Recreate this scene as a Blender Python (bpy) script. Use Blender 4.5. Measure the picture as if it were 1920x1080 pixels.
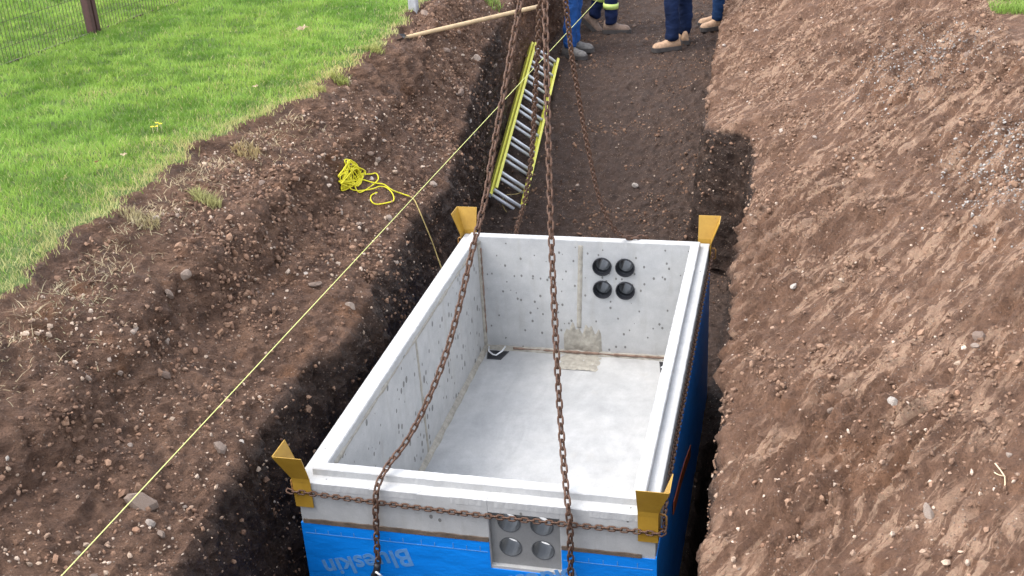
import bpy, bmesh, math, random
import numpy as np
from mathutils import Vector, Matrix, Quaternion
from mathutils.bvhtree import BVHTree

scene = bpy.context.scene
for o in list(bpy.data.objects): bpy.data.objects.remove(o)
rng = np.random.default_rng(7); random.seed(7)
R = math.radians

# ------------------------------------------------------------ camera
cam_d = bpy.data.cameras.new('camera'); cam = bpy.data.objects.new('camera', cam_d)
scene.collection.objects.link(cam); scene.camera = cam
cam_d.sensor_width = 36; cam_d.lens = 2130/1920*36; cam_d.clip_start = .05; cam_d.clip_end = 400
_r, _u, _f = Vector((0.97157,0.23027,-0.05503)), Vector((-0.05111,0.43094,0.90093)), Vector((-0.23117,0.87251,-0.43046))
CAM = Vector((1.737,-3.220,2.4435))
cam.matrix_world = Matrix(((_r.x,_u.x,-_f.x,CAM.x),(_r.y,_u.y,-_f.y,CAM.y),(_r.z,_u.z,-_f.z,CAM.z),(0,0,0,1)))

# ------------------------------------------------------------ sky and sun (bright haze, sun from the left)
SUN_EL, SUN_AZ = R(58), R(-108)          # azimuth clockwise from +Y
world = bpy.data.worlds.new('World'); scene.world = world; world.use_nodes = True
wn = world.node_tree.nodes; wl = world.node_tree.links
bg = wn['Background']; sky = wn.new('ShaderNodeTexSky'); sky.sky_type = 'NISHITA'; sky.sun_disc = False
sky.sun_elevation = SUN_EL; sky.sun_rotation = SUN_AZ; sky.air_density = 1.0; sky.dust_density = 2.5; sky.ozone_density = .5
hs = wn.new('ShaderNodeHueSaturation'); hs.inputs['Saturation'].default_value = .38; wl.new(sky.outputs[0], hs.inputs['Color']); wl.new(hs.outputs[0], bg.inputs[0])   # thin high cloud: a whiter sky; bg.inputs[1].default_value = 0.15
sd = bpy.data.lights.new('sun', 'SUN'); sun = bpy.data.objects.new('sun', sd); scene.collection.objects.link(sun)
sd.energy = 1.3; sd.angle = R(28); sd.color = (1, .95, .87)
sun.rotation_euler = Vector((math.sin(SUN_AZ)*math.cos(SUN_EL), math.cos(SUN_AZ)*math.cos(SUN_EL), math.sin(SUN_EL))).to_track_quat('Z','Y').to_euler()
vs = scene.view_settings; vs.view_transform = 'Standard'; vs.look = 'None'; vs.exposure = -0.72; vs.gamma = 1; vs.use_curve_mapping = False

# ------------------------------------------------------------ helpers
col = scene.collection
def link(o, parent=None):
    col.objects.link(o)
    if parent: o.parent = parent
    return o
def tag(o, label=None, cat=None, group=None, kind=None):
    if label: o['label'] = label
    if cat: o['category'] = cat
    if group: o['group'] = group
    if kind: o['kind'] = kind
    return o
def empty(name, loc, label, cat, group=None):
    o = bpy.data.objects.new(name, None); o.location = loc; o.empty_display_size = .1; link(o)
    return tag(o, label, cat, group)
def obj(name, me, mat=None, parent=None, smooth=False):
    if mat is not None and not len(me.materials): me.materials.append(mat)
    o = bpy.data.objects.new(name, me); link(o, parent)
    if parent:                                             # meshes are written in world coordinates
        q = parent; w = Vector((0,0,0))
        while q: w += q.location; q = q.parent
        o.location = -w
    if smooth: me.polygons.foreach_set('use_smooth', [True]*len(me.polygons))
    return o
def pymesh(name, v, f):
    me = bpy.data.meshes.new(name); me.from_pydata([tuple(map(float,p)) for p in v], [], f); me.update(); return me
def npmesh(name, V, F):
    """V (n,3), F (m,k) arrays"""
    V = np.asarray(V, np.float32); F = np.asarray(F, np.int32); me = bpy.data.meshes.new(name)
    me.vertices.add(len(V)); me.vertices.foreach_set('co', V.ravel())
    k = F.shape[1]; me.loops.add(F.size); me.loops.foreach_set('vertex_index', F.ravel())
    me.polygons.add(len(F)); me.polygons.foreach_set('loop_start', np.arange(0, F.size, k, dtype=np.int32))
    me.update(calc_edges=True); return me
def bmmesh(name, bm):
    bmesh.ops.recalc_face_normals(bm, faces=bm.faces); me = bpy.data.meshes.new(name); bm.to_mesh(me); bm.free(); return me
def box_bm(bm, x0,x1,y0,y1,z0,z1, bev=0):
    g = bmesh.ops.create_cube(bm, size=1); vs_ = g['verts']
    for v in vs_: v.co = Vector(((x0+x1)/2+v.co.x*(x1-x0), (y0+y1)/2+v.co.y*(y1-y0), (z0+z1)/2+v.co.z*(z1-z0)))
    if bev:
        es = list({e for v in vs_ for e in v.link_edges}); bmesh.ops.bevel(bm, geom=es, offset=bev, segments=2, affect='EDGES', profile=.5)
def box(name, dims, mat, parent=None, bev=0):
    bm = bmesh.new(); box_bm(bm, *dims, bev=bev); return obj(name, bmmesh(name, bm), mat, parent)
def frame_at(t, up=Vector((0,0,1))):
    t = t.normalized()
    if abs(t.dot(up)) > .98: up = Vector((1,0,0))
    s = t.cross(up).normalized(); return s, s.cross(t)
def tube_bm(bm, pts, rad, n=8, caps=True):
    pts = [Vector(p) for p in pts]; rings = []; s_prev = None
    for i, p in enumerate(pts):
        t = pts[min(i+1,len(pts)-1)] - pts[max(i-1,0)]
        if t.length < 1e-9: t = Vector((0,0,1))
        if s_prev is None: s, w = frame_at(t)
        else:
            t = t.normalized(); s = (s_prev - t*s_prev.dot(t)).normalized(); w = s.cross(t)
        s_prev = s; r_ = rad[i] if hasattr(rad,'__len__') else rad
        rings.append([bm.verts.new(p + s*math.cos(2*math.pi*k/n)*r_ + w*math.sin(2*math.pi*k/n)*r_) for k in range(n)])
    for a, b in zip(rings, rings[1:]):
        for k in range(n): bm.faces.new((a[k], a[(k+1)%n], b[(k+1)%n], b[k]))
    if caps: bm.faces.new(rings[0][::-1]); bm.faces.new(rings[-1])
def tube(name, pts, rad, mat, parent=None, n=8):
    bm = bmesh.new(); tube_bm(bm, pts, rad, n); return obj(name, bmmesh(name, bm), mat, parent, True)
def catmull(pts, n=12):
    P = [np.array(p, float) for p in pts]; P = [2*P[0]-P[1]] + P + [2*P[-1]-P[-2]]; out = []
    for i in range(1, len(P)-2):
        a,b,c,d = P[i-1:i+3]
        for k in range(n):
            t = k/n; out.append(.5*((2*b)+(c-a)*t+(2*a-5*b+4*c-d)*t*t+(3*b-a-3*c+d)*t**3))
    out.append(P[-2]); return np.array(out)
def perlin(P, seed=0):
    P = np.asarray(P, float); r_ = np.random.default_rng(seed); perm = np.concatenate([r_.permutation(256)]*3)
    G = r_.normal(size=(256,3)); G /= np.linalg.norm(G, axis=1)[:,None]
    I = np.floor(P).astype(int); f = P-I; I &= 255; u = f*f*f*(f*(f*6-15)+10); res = 0
    for dx in (0,1):
        for dy in (0,1):
            for dz in (0,1):
                h = perm[perm[perm[(I[:,0]+dx)&255]+((I[:,1]+dy)&255)]+((I[:,2]+dz)&255)]
                g = (G[h]*(f-np.array([dx,dy,dz]))).sum(1)
                w = (u[:,0] if dx else 1-u[:,0])*(u[:,1] if dy else 1-u[:,1])*(u[:,2] if dz else 1-u[:,2])
                res = res + g*w
    return res
def fbm(P, sc, oct=4, seed=0, gain=.5, ridged=False):
    v = 0; a = 1; s = sc
    for i in range(oct):
        n = perlin(P*s, seed+i); v = v + a*((.5-np.abs(n)*1.6) if ridged else n); a *= gain; s *= 2.03
    return v

# ------------------------------------------------------------ materials
class NT:
    def __init__(s, name):
        s.m = bpy.data.materials.new(name); s.m.use_nodes = True; s.t = s.m.node_tree; s.b = s.t.nodes['Principled BSDF']
        s.co = s.n('ShaderNodeTexCoord')
    def n(s, t, **kw):
        x = s.t.nodes.new(t)
        for k, v in kw.items(): setattr(x, k, v)
        return x
    def l(s, a, b): s.t.links.new(a, b)
    def pos(s, scale=(1,1,1), rot=(0,0,0), src='Object'):
        m = s.n('ShaderNodeMapping'); m.inputs['Scale'].default_value = scale; m.inputs['Rotation'].default_value = rot; s.l(s.co.outputs[src], m.inputs[0]); return m.outputs[0]
    def noise(s, sc, det=6, rough=.6, vec=None, dist=0):
        x = s.n('ShaderNodeTexNoise'); x.inputs['Scale'].default_value = sc; x.inputs['Detail'].default_value = det; x.inputs['Roughness'].default_value = rough; x.inputs['Distortion'].default_value = dist
        s.l(vec or s.co.outputs['Object'], x.inputs['Vector']); return x.outputs['Fac']
    def vor(s, sc, out='Distance', feat='F1', vec=None, rand=1):
        x = s.n('ShaderNodeTexVoronoi', feature=feat); x.inputs['Scale'].default_value = sc; x.inputs['Randomness'].default_value = rand; s.l(vec or s.co.outputs['Object'], x.inputs['Vector']); return x.outputs[out]
    def ramp(s, fac, stops):
        x = s.n('ShaderNodeValToRGB'); e = x.color_ramp.elements
        while len(e) < len(stops): e.new(.5)
        for i, (p, c) in enumerate(stops): e[i].position = p; e[i].color = (*c, 1) if hasattr(c,'__len__') else (c,c,c,1)
        s.l(fac, x.inputs[0]); return x.outputs[0]
    def mix(s, fac, a, b, mode='MIX'):
        x = s.n('ShaderNodeMix', data_type='RGBA', blend_type=mode)
        for inp, v in ((x.inputs[0], fac), (x.inputs[6], a), (x.inputs[7], b)):
            if isinstance(v, (int,float)): inp.default_value = v
            elif isinstance(v, tuple): inp.default_value = (*v, 1)
            else: s.l(v, inp)
        return x.outputs[2]
    def math(s, op, a, b=0):
        x = s.n('ShaderNodeMath', operation=op)
        for inp, v in ((x.inputs[0], a), (x.inputs[1], b)):
            if isinstance(v, (int,float)): inp.default_value = v
            else: s.l(v, inp)
        return x.outputs[0]
    def attr(s, name, out='Color'):
        x = s.n('ShaderNodeAttribute', attribute_name=name); return x.outputs[out]
    def bump(s, h, dist=.01, strength=1, prev=None):
        x = s.n('ShaderNodeBump'); x.inputs['Distance'].default_value = dist; x.inputs['Strength'].default_value = strength; s.l(h, x.inputs['Height'])
        if prev: s.l(prev, x.inputs['Normal'])
        return x.outputs[0]
    def done(s, color=None, rough=.8, normal=None, metal=0, spec=.4):
        for k, v in (('Base Color', color), ('Roughness', rough), ('Normal', normal), ('Metallic', metal), ('Specular IOR Level', spec)):
            if v is None: continue
            if isinstance(v, (int,float)): s.b.inputs[k].default_value = v
            elif isinstance(v, tuple): s.b.inputs[k].default_value = (*v, 1)
            else: s.l(v, s.b.inputs[k])
        return s.m
def simple(name, c, rough=.7, metal=0, var=.25, sc=30, bump=0, spec=.4):
    t = NT(name); n_ = t.noise(sc); c2 = tuple(x*(1-var) for x in c); c1 = tuple(min(1,x*(1+var*.6)) for x in c)
    return t.done(t.ramp(n_, [(.3,c2),(.7,c1)]), rough, t.bump(t.noise(sc*4), bump) if bump else None, metal, spec)

def dirt_material():
    t = NT('soil'); a = t.n('ShaderNodeAttribute', attribute_name='soil'); sep = t.n('ShaderNodeSeparateColor'); t.l(a.outputs['Color'], sep.inputs[0])
    grass, clay, floor_ = sep.outputs[0], sep.outputs[1], sep.outputs[2]
    big = t.noise(2.3, 5, .6); mid = t.noise(11, 6, .65); fine = t.noise(70, 5, .7)
    c = t.ramp(mid, [(.3,(.10,.064,.048)),(.5,(.25,.165,.122)),(.68,(.42,.29,.215))])
    c = t.mix(t.ramp(big, [(.4,0),(.65,.55)]), c, (.18,.115,.086))
    c = t.mix(t.ramp(t.noise(3.1,4,.5,t.pos((1,1,1.7),(.2,.4,0))), [(.6,0),(.72,.55)]), c, (.40,.22,.115))   # ochre veins
    # smeared clay, pulled along the digging strokes
    mp = t.n('ShaderNodeMapping'); mp.inputs['Scale'].default_value = (.5,3.4,1.6); t.l(t.pos((1,1,1),(0,0,R(-56))), mp.inputs[0]); sm = t.noise(6.0, 8, .68, mp.outputs[0], .6); sm2 = t.noise(3.0, 5, .55)
    k = t.math('MULTIPLY', t.ramp(sm, [(.495,0),(.555,1)]), t.ramp(sm2, [(.37,0),(.52,1)]))
    k = t.math('MULTIPLY', k, clay)
    c = t.mix(t.math('MULTIPLY', clay, .5), c, (.29,.182,.127))
    c = t.mix(t.math('MULTIPLY', k, .9), c, (.66,.50,.39))
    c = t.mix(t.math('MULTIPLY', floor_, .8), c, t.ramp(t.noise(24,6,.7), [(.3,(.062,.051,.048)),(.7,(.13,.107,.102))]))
    damp_shade = t.attr('damp_shade','Fac'); dk = t.ramp(t.math('ADD', damp_shade, t.math('MULTIPLY', t.math('SUBTRACT', big, .5), .9)), [(.3,0),(.7,1)])
    c = t.mix(t.math('MULTIPLY', dk, .85), c, t.ramp(mid, [(.3,(.022,.016,.014)),(.7,(.072,.05,.042))]))  # wet subsoil colour, with the shade of the cut painted in
    # grit: little stones of mixed colour
    vd = t.vor(95); vc = t.vor(95, 'Color'); sp = t.n('ShaderNodeSeparateColor'); t.l(vc, sp.inputs[0])
    st = t.math('MULTIPLY', t.ramp(sp.outputs[0], [(.8,0),(.82,1)]), t.ramp(vd, [(.28,1),(.36,0)]))
    c = t.mix(t.math('MULTIPLY', st, .8), c, t.ramp(sp.outputs[1], [(0,(.26,.19,.16)),(.5,(.44,.36,.31)),(1,(.60,.56,.52))]))
    c = t.mix(.55, c, t.ramp(fine, [(.25,.25),(.75,.8)]), 'OVERLAY')
    c = t.mix(1, c, (.65,.545,.465), 'MULTIPLY')
    # turf base
    g = t.ramp(t.noise(30,5,.7), [(.3,(.09,.14,.035)),(.6,(.16,.24,.06)),(.8,(.26,.26,.11))])
    ge = t.ramp(t.math('ADD', grass, t.math('MULTIPLY', t.math('SUBTRACT', mid, .5), .9)), [(.44,0),(.56,1)])
    c = t.mix(ge, c, g)
    h = t.math('ADD', t.math('MULTIPLY', t.noise(28,8,.7), 1.0), t.math('MULTIPLY', sm, 1.2))
    b1 = t.bump(h, .05, .9)
    b2 = t.bump(t.noise(105,5,.75), .012, .9, b1)
    b3 = t.bump(t.math('MULTIPLY', st, t.math('SUBTRACT', .4, vd)), .012, 1, b2)
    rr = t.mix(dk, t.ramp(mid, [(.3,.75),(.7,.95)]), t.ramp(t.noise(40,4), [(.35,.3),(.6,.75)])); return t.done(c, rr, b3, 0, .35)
M = {}
M['soil'] = dirt_material()
def stone_mat():
    t = NT('stone'); a = t.attr('tint'); oi = t.n('ShaderNodeObjectInfo'); n_ = t.noise(40,6,.7)
    c = t.mix(.75, t.mix(1, t.ramp(oi.outputs['Random'], [(0,(.19,.13,.10)),(.35,(.28,.21,.165)),(.7,(.42,.34,.28)),(1,(.58,.53,.47))]), (1,1,1), 'MULTIPLY'), t.ramp(n_, [(.3,.28),(.7,.72)]), 'OVERLAY')
    c = t.mix(t.ramp(t.noise(18,4), [(.5,0),(.62,.7)]), c, (.27,.175,.13))
    return t.done(c, .85, t.bump(t.noise(90,5), .004))
M['stone'] = stone_mat()
def pebble_mat():
    t = NT('pebbles'); a = t.attr('tint'); n_ = t.noise(150,4)
    return t.done(t.mix(.6, a, t.ramp(n_, [(.3,.3),(.7,.7)]), 'OVERLAY'), .85)
M['pebble'] = pebble_mat()
def blade_mat(name):
    t = NT(name); a = t.attr('tint'); p = t.noise(.9,4,.6); q = t.noise(4.5,4,.65)
    c = t.mix(t.ramp(p, [(.35,0),(.68,.55)]), a, t.mix(1, a, (1.25,1.0,.95), 'MULTIPLY'))
    c = t.mix(t.ramp(q, [(.35,.0),(.7,.5)]), c, t.mix(1, a, (.62,.72,.6), 'MULTIPLY'))
    t.b.inputs['Subsurface Weight'].default_value = 0
    tr = t.n('ShaderNodeBsdfTranslucent'); t.l(c, tr.inputs[0]); t.done(c, .55, None, 0, .3); mx = t.n('ShaderNodeMixShader'); mx.inputs[0].default_value = .4
    t.l(t.b.outputs[0], mx.inputs[1]); t.l(tr.outputs[0], mx.inputs[2]); t.l(mx.outputs[0], t.t.nodes['Material Output'].inputs[0]); return t.m
M['blade'] = blade_mat('grass_blades')
def concrete(name, base=.43, holes=0., smooth=False, hsz=.36):
    t = NT(name); big = t.noise(2.2,6,.6); mid = t.noise(14,6,.65); fine = t.noise(160,4,.7)
    c = t.ramp(big, [(.3,(base*.84,base*.85,base*.85)),(.5,(base,base,base*.985)),(.72,(base*1.1,base*1.09,base*1.05))])
    c = t.mix(.35, c, t.ramp(mid, [(.3,.36),(.7,.62)]), 'OVERLAY'); c = t.mix(.2, c, t.ramp(fine, [(.3,.35),(.7,.65)]), 'OVERLAY')
    nrm = t.bump(mid, .003, .5, t.bump(fine, .0012, .5)); rough = .85
    if holes:
        vv = t.pos((1,1,.75)); vd = t.vor(26, vec=vv); vc = t.vor(26,'Color',vec=vv); sp = t.n('ShaderNodeSeparateColor'); t.l(vc, sp.inputs[0])
        sz = t.math('MULTIPLY', t.math('MULTIPLY', sp.outputs[1], sp.outputs[1]), hsz)
        hl = t.math('MULTIPLY', t.math('LESS_THAN', vd, sz), t.math('GREATER_THAN', sp.outputs[0], 1-holes))
        c = t.mix(t.math('MULTIPLY', hl, .75), c, (.10,.095,.085)); nrm = t.bump(t.math('SUBTRACT', 1, hl), .004, 1, nrm)
        stn = t.noise(7,5,.6,t.pos((2.5,2.5,.35))); c = t.mix(t.ramp(stn, [(.55,0),(.75,.4)]), c, (base*.7,base*.66,base*.58))
    if smooth:
        sw = t.noise(4,6,.65,t.pos((1.6,.5,1),(0,0,.5)),1.5); c = t.mix(.5, c, t.ramp(sw, [(.3,.40),(.7,.60)]), 'OVERLAY')
        st = t.noise(2.6,5,.6); c = t.mix(t.ramp(st, [(.62,0),(.75,.35)]), c, (base*.98,base*.84,base*.66)); nrm = t.bump(sw, .002, .4, nrm)
        rough = t.ramp(sw, [(.3,.32),(.7,.6)])
    return t.done(c, rough, nrm, 0, .45)
M['conc'] = concrete('concrete_cast', .40, .7, False, .2); M['conc_in'] = concrete('concrete_wall_inside', .43, .8); M['conc_floor'] = concrete('concrete_trowelled', .40, 0, True)
M['conc_panel'] = concrete('concrete_duct_panel', .22); M['conc_rim'] = concrete('concrete_rim', .44, .4, False, .14)
M['mortar'] = simple('mortar_joint', (.36,.335,.285), .9, 0, .3, 30, .004)
M['rust_joint'] = simple('rusty_joint', (.24,.16,.12), .9, 0, .45, 40, .003)
def rust():
    t = NT('rusty_steel'); n_ = t.noise(60,6,.7); return t.done(t.ramp(n_, [(.3,(.045,.026,.019)),(.55,(.12,.062,.038)),(.75,(.26,.17,.12))]), t.ramp(n_, [(.3,.5),(.7,.75)]), t.bump(t.noise(220,4), .001), .35, .5)
M['rust'] = rust()
def yellow_steel():
    t = NT('yellow_painted_steel'); n_ = t.noise(14,6,.7); w = t.noise(45,6,.75)
    c = t.ramp(n_, [(.3,(.31,.17,.015)),(.7,(.41,.24,.03))]); c = t.mix(t.ramp(w, [(.62,0),(.7,.8)]), c, (.16,.085,.045)); return t.done(c, .5, t.bump(w, .001), 0, .5)
M['yellow'] = yellow_steel()
M['rod'] = simple('rusty_yellow_rod', (.42,.22,.07), .6, .1, .5, 40)
def membrane():
    t = NT('blue_membrane'); n_ = t.noise(3,4); w = t.noise(7,4,.5,t.pos((1,1,2.5)))
    return t.done(t.ramp(n_, [(.3,(.001,.20,.72)),(.7,(.003,.24,.82))]), .42, t.bump(w, .012, .5, t.bump(t.noise(60,3), .001)), 0, .45)
M['blue'] = membrane(); M['print'] = simple('light_blue_print', (.11,.29,.60), .5, 0, .15, 60)
M['tape'] = simple('brown_mastic_edge', (.12,.088,.065), .8, 0, .35, 25, .003); M['black'] = simple('black_plastic', (.022,.023,.028), .38, 0, .2)
M['duct'] = simple('grey_plastic_duct', (.085,.09,.095), .30, 0, .1); M['duct_dark'] = simple('dark_plastic_duct', (.10,.105,.115), .35, 0, .1)
M['frp'] = simple('yellow_fibreglass', (.80,.76,.12), .45, 0, .12, 20); M['alu'] = simple('aluminium', (.74,.75,.76), .42, .2, .08, 80)
M['string'] = simple('yellow_string', (.66,.68,.24), .7, 0, .15, 200); M['rope'] = simple('yellow_poly_rope', (.78,.70,.03), .5, 0, .15, 300, .002); M['rope_dirty'] = simple('muddy_rope', (.45,.34,.13), .8, 0, .3, 60)
M['wood'] = simple('ash_wood_handle', (.52,.37,.21), .6, 0, .2, 12); M['steel'] = simple('dark_steel', (.08,.08,.085), .5, .6, .3); M['greywood'] = simple('weathered_grey_wood', (.40,.40,.41), .9, 0, .25, 20, .003)
M['fence'] = simple('brown_fence_steel', (.085,.04,.038), .6, .1, .2); M['wire'] = simple('brown_fence_wire', (.10,.075,.06), .6, .3, .2)
M['orange'] = simple('dull_orange', (.42,.085,.02), .5, 0, .2)
M['leaf'] = simple('dry_leaf', (.62,.50,.33), .8, 0, .2); M['leaf_brown'] = simple('brown_leaf', (.22,.10,.05), .8); M['petal'] = simple('yellow_petal', (.75,.55,.02), .6)

# ------------------------------------------------------------ ground: one swept sheet with lawn, banks, trench and pit
FLY=[-9,4.3,5,6,7.2,8,9,12,15,60]; FLZ=[-.98,-.93,-.86,-.65,-.42,-.37,-.33,-.25,.2,.7]
def I(y, ys, vs_): return np.interp(y, ys, vs_)
SEG = [24, 110, 8, 26, 22, 36, 34, 38, 6, 84, 6, 16, 30, 30, 64, 60, 40]
def profile(y):
    fz = I(y, FLY, FLZ)
    lx = I(y, [-6,0,.6,1.54,2.05,2.55,3.,3.63,5.1,8,60], [-1.1,-1.08,-1.13,-1.18,-1.12,-.99,-.96,-.93,-1.04,-1.5,-1.5])
    lx += .05*math.sin(y*7.3+1)*math.sin(y*2.9)+.03*math.sin(y*17.1)+.018*math.sin(y*41+2)
    lz = .70
    xe = I(y, [-6,-1,-.5,0,.6,.9,1.6,2.4,2.85,3.85,5,5.9,7,9,14,60], [-.15,-.1,-.16,-.23,-.25,-.16,-.24,-.31,-.26,-.46,-.58,-.66,-.74,-.76,-.8,-.8])
    ze = I(y, [-6,3.7,4.6,5,5.9,9,60], [.1,.1,.3,.38,.42,.55,.6])
    xb = I(y, [-6,2.7,3.4,4.2,5,7,8.7,60], [-.11,-.11,-.3,-.55,-.66,-.78,-.72,-.72])
    # bench under the turf, then a little scarp
    b = I(y, [-6,-1,0,1.6,2.6,3.4,60], [.3,.3,.6,1,.7,.35,.3])
    sx = lx + .07
    bx = lx+.05 + (xe-lx-.05)*(.30+.16*b); bz = .585 + (ze-.585)*(.30+.0*b) + .09*b
    cx = lx+.05 + (xe-lx-.05)*(.42+.16*b); cz = .585 + (ze-.585)*(.46+.12*b)
    far = I(y, [3.6,4.8], [0,1]); bz = bz*(1-far)+.72*far; cz = cz*(1-far)+.66*far
    # right
    re = I(y, [-9,1,3.6,3.9,4.02,4.1,4.28,5.2,9,60], [1.575,1.58,1.565,1.51,1.45,1.28,1.2,1.16,1.04,1.0]); rz = I(y, [-9,4.0,4.4,5.2,9,60], [.08,.08,.0,-.1,-.1,-.1])
    rb = I(y, [-9,2,3.95,4.15,5.2,9,60], [1.50,1.50,1.46,1.06,1.08,1.0,.95])
    gz = fz - I(y, [-9,1.75,1.95,60], [.45,.45,0,0]); gx = min(1.40, rb-.03)
    mx, mz = I(y, [-9,4,5,60], [2.28,2.3,2.1,2.05]), I(y, [-9,4,5,60], [.40,.41,.34,.34])
    kx = I(y, [-9,4,60], [3.05,3.0,3.0])
    P = [(-60,.75),(-6,.71),(lx,lz),(sx,.645),(bx,bz),(cx,cz),(xe,ze),((xe*.55+xb*.45),(ze*.45+fz*.55)),(xb,fz+.03),(xb+.06,fz),
         (gx-.03,fz-.005),(gx,gz),(rb,gz+.03),((rb*.4+re*.6),(gz*.45+rz*.55)),(re,rz),(mx,mz),(kx,.70),(kx+.6,.74)]
    P = P[:-1] + [(60,.76)]
    e = max(I(y, [-2.7,-2.4], [1,0]), I(y, [13.5,16.5], [0,1]))           # the trench ends
    if e > 0: P = [(x, z*(1-e)+(max(z,.78) if y < 0 else .68)*e) for x, z in P]
    return np.array(P)
def stations():
    ys = list(np.arange(-9,-2.2,.1)) + list(np.arange(-2.2,5.2,.0165)) + list(np.arange(5.2,10.2,.03)) + list(np.arange(10.2,17,.12)) + list(np.geomspace(17,70,24))
    return np.array(ys)
YS = stations(); K = 18; SEG = SEG[:K-1]
rows = []
for y in YS:
    P = profile(y); line = []
    for i in range(K-1):
        n = SEG[i]; t = np.arange(n)/n
        if i == 0: t = 1-(1-t)**2.2
        if i == K-2: t = t**2.4
        line.append(P[i]*(1-t)[:,None] + P[i+1]*t[:,None])
    line.append(P[-1][None]); rows.append(np.concatenate(line))
G2 = np.array(rows); NY, NX = G2.shape[:2]
for _ in range(2): G2[:,1:-1] = (G2[:,:-2]+2*G2[:,1:-1]+G2[:,2:])/4
for _ in range(4): G2[1:-1] = (G2[:-2]+2*G2[1:-1]+G2[2:])/4
G = np.zeros((NY,NX,3)); G[...,0] = G2[...,0]; G[...,2] = G2[...,1]; G[...,1] = YS[:,None]
SEGID = np.concatenate([np.full(n,i) for i,n in enumerate(SEG)]+[[K-2]])
def normals(G):
    du = np.gradient(G, axis=1); dv = np.gradient(G, axis=0); n = np.cross(du, dv); return n/np.maximum(np.linalg.norm(n,axis=2),1e-9)[...,None]
N = normals(G); P0 = G.reshape(-1,3)
amp = {0:.02,1:.022,2:.03,3:.05,4:.055,5:.05,6:.06,7:.05,8:.02,9:.036,10:.02,11:.03,12:.045,13:.045,14:.048,15:.048,16:.02}
A = np.array([amp[i] for i in SEGID]); 
for _ in range(6): A[1:-1] = (A[:-2]+2*A[1:-1]+A[2:])/4
A = np.tile(A, (NY,1)).ravel()
lawn = np.isin(SEGID,(0,1)); lawnm = np.tile(lawn,(NY,1)).ravel(); rightm = np.tile(np.isin(SEGID,(14,15)),(NY,1)).ravel(); leftm = np.tile(np.isin(SEGID,(3,4,5,6,7)),(NY,1)).ravel()
floorm = np.tile(np.isin(SEGID,(8,9,10,11)),(NY,1)).ravel(); wallm = np.tile(np.isin(SEGID,(6,7,12,13)),(NY,1)).ravel()
D = fbm(P0, 1.4, 3, 11)*.9 + fbm(P0, 5, 4, 31)*.75
lump = fbm(P0, 9, 4, 51, .7, True)
D = np.where(lawnm, fbm(P0,.6,2,3)*1.4+fbm(P0*np.array([1,1.6,1]),5,3,5)*1.5, D + lump*.55)
# digging strokes pulled across the right bank and down the left one
ca, sa = math.cos(R(56)), math.sin(R(56))
U = np.stack([P0[:,0]*ca+P0[:,1]*sa, -P0[:,0]*sa+P0[:,1]*ca, P0[:,2]], 1)
streak = fbm(U*np.array([1.5,9,5]), 1.0, 5, 71, .66, True) ; patch = np.clip(fbm(P0,1.1,3,91)*2.2+.55, 0, 1)
D = np.where(rightm, D*.75 + streak*(.3+.7*patch)*1.9, D)
ca2, sa2 = math.cos(R(-38)), math.sin(R(-38)); U2 = np.stack([P0[:,0]*ca2+P0[:,1]*sa2, -P0[:,0]*sa2+P0[:,1]*ca2, P0[:,2]],1)
D = np.where(leftm, D + fbm(U2*np.array([1.5,6,5]),1.0,4,81,.6,True)*.35, D)
D = np.where(wallm, D*.8 + fbm(P0*np.array([1,6,1.2]),1.6,4,101,.6,True)*.6, D)
D = np.where(floorm, D*.7 + fbm(P0,13,3,111)*1.2, D)
G = (P0 + N.reshape(-1,3)*(D*A)[:,None]).reshape(NY,NX,3)
ii = np.arange(NY*NX).reshape(NY,NX)
F = np.stack([ii[:-1,:-1], ii[:-1,1:], ii[1:,1:], ii[1:,:-1]], -1).reshape(-1,4)
gme = npmesh('ground', G.reshape(-1,3), F)
lawn_edge = np.array([np.sum(SEG[:2])]); j = np.arange(NX)
gm = np.clip(1 - (j-lawn_edge+3)/6, 0, 1)                                   # soft border over the turf edge
gmask = np.tile(gm,(NY,1)); ye = YS[:,None]
gmask[:, j > lawn_edge+8] = 0
nr = np.clip((G[...,0]-3.12)*4,0,1)*np.clip((ye-4.2)*2,0,1) * (SEGID[None]>=15); gmask = np.maximum(gmask, nr)
claym = np.clip((np.tile(np.isin(SEGID,(14,15,16)),(NY,1))*1.0+np.tile(SEGID==13,(NY,1))*.3),0,1)
cl = np.stack([gmask, claym, np.tile(np.isin(SEGID,(8,9,10)),(NY,1))*1.0, np.ones((NY,NX))], -1)
for _ in range(3): cl[:,1:-1,1:] = (cl[:,:-2,1:]+2*cl[:,1:-1,1:]+cl[:,2:,1:])/4
at = gme.color_attributes.new('soil','FLOAT_COLOR','POINT'); at.data.foreach_set('color', cl.astype(np.float32).ravel())
damp_shade = np.tile(np.isin(SEGID,(7,11,12,13))*1.15+np.isin(SEGID,(6,))*.75+np.isin(SEGID,(10,8))*.6,(NY,1))*np.clip((6.6-ye)/1.2,.25,1)  # moist wall soil, plus shade of notch and slot painted as darker colour
for _ in range(8): damp_shade[:,1:-1] = (damp_shade[:,:-2]+2*damp_shade[:,1:-1]+damp_shade[:,2:])/4
gme.attributes.new('damp_shade','FLOAT','POINT').data.foreach_set('value', damp_shade.astype(np.float32).ravel())
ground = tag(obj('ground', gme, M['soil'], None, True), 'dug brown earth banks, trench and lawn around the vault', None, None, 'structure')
bvh = BVHTree.FromPolygons([tuple(p) for p in G.reshape(-1,3).tolist()], F.tolist())
def drop(x, y, z=3.0):
    h = bvh.ray_cast(Vector((x,y,z)), Vector((0,0,-1))); return (h[0], h[1]) if h[0] else (Vector((x,y,0)), Vector((0,0,1)))
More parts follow.
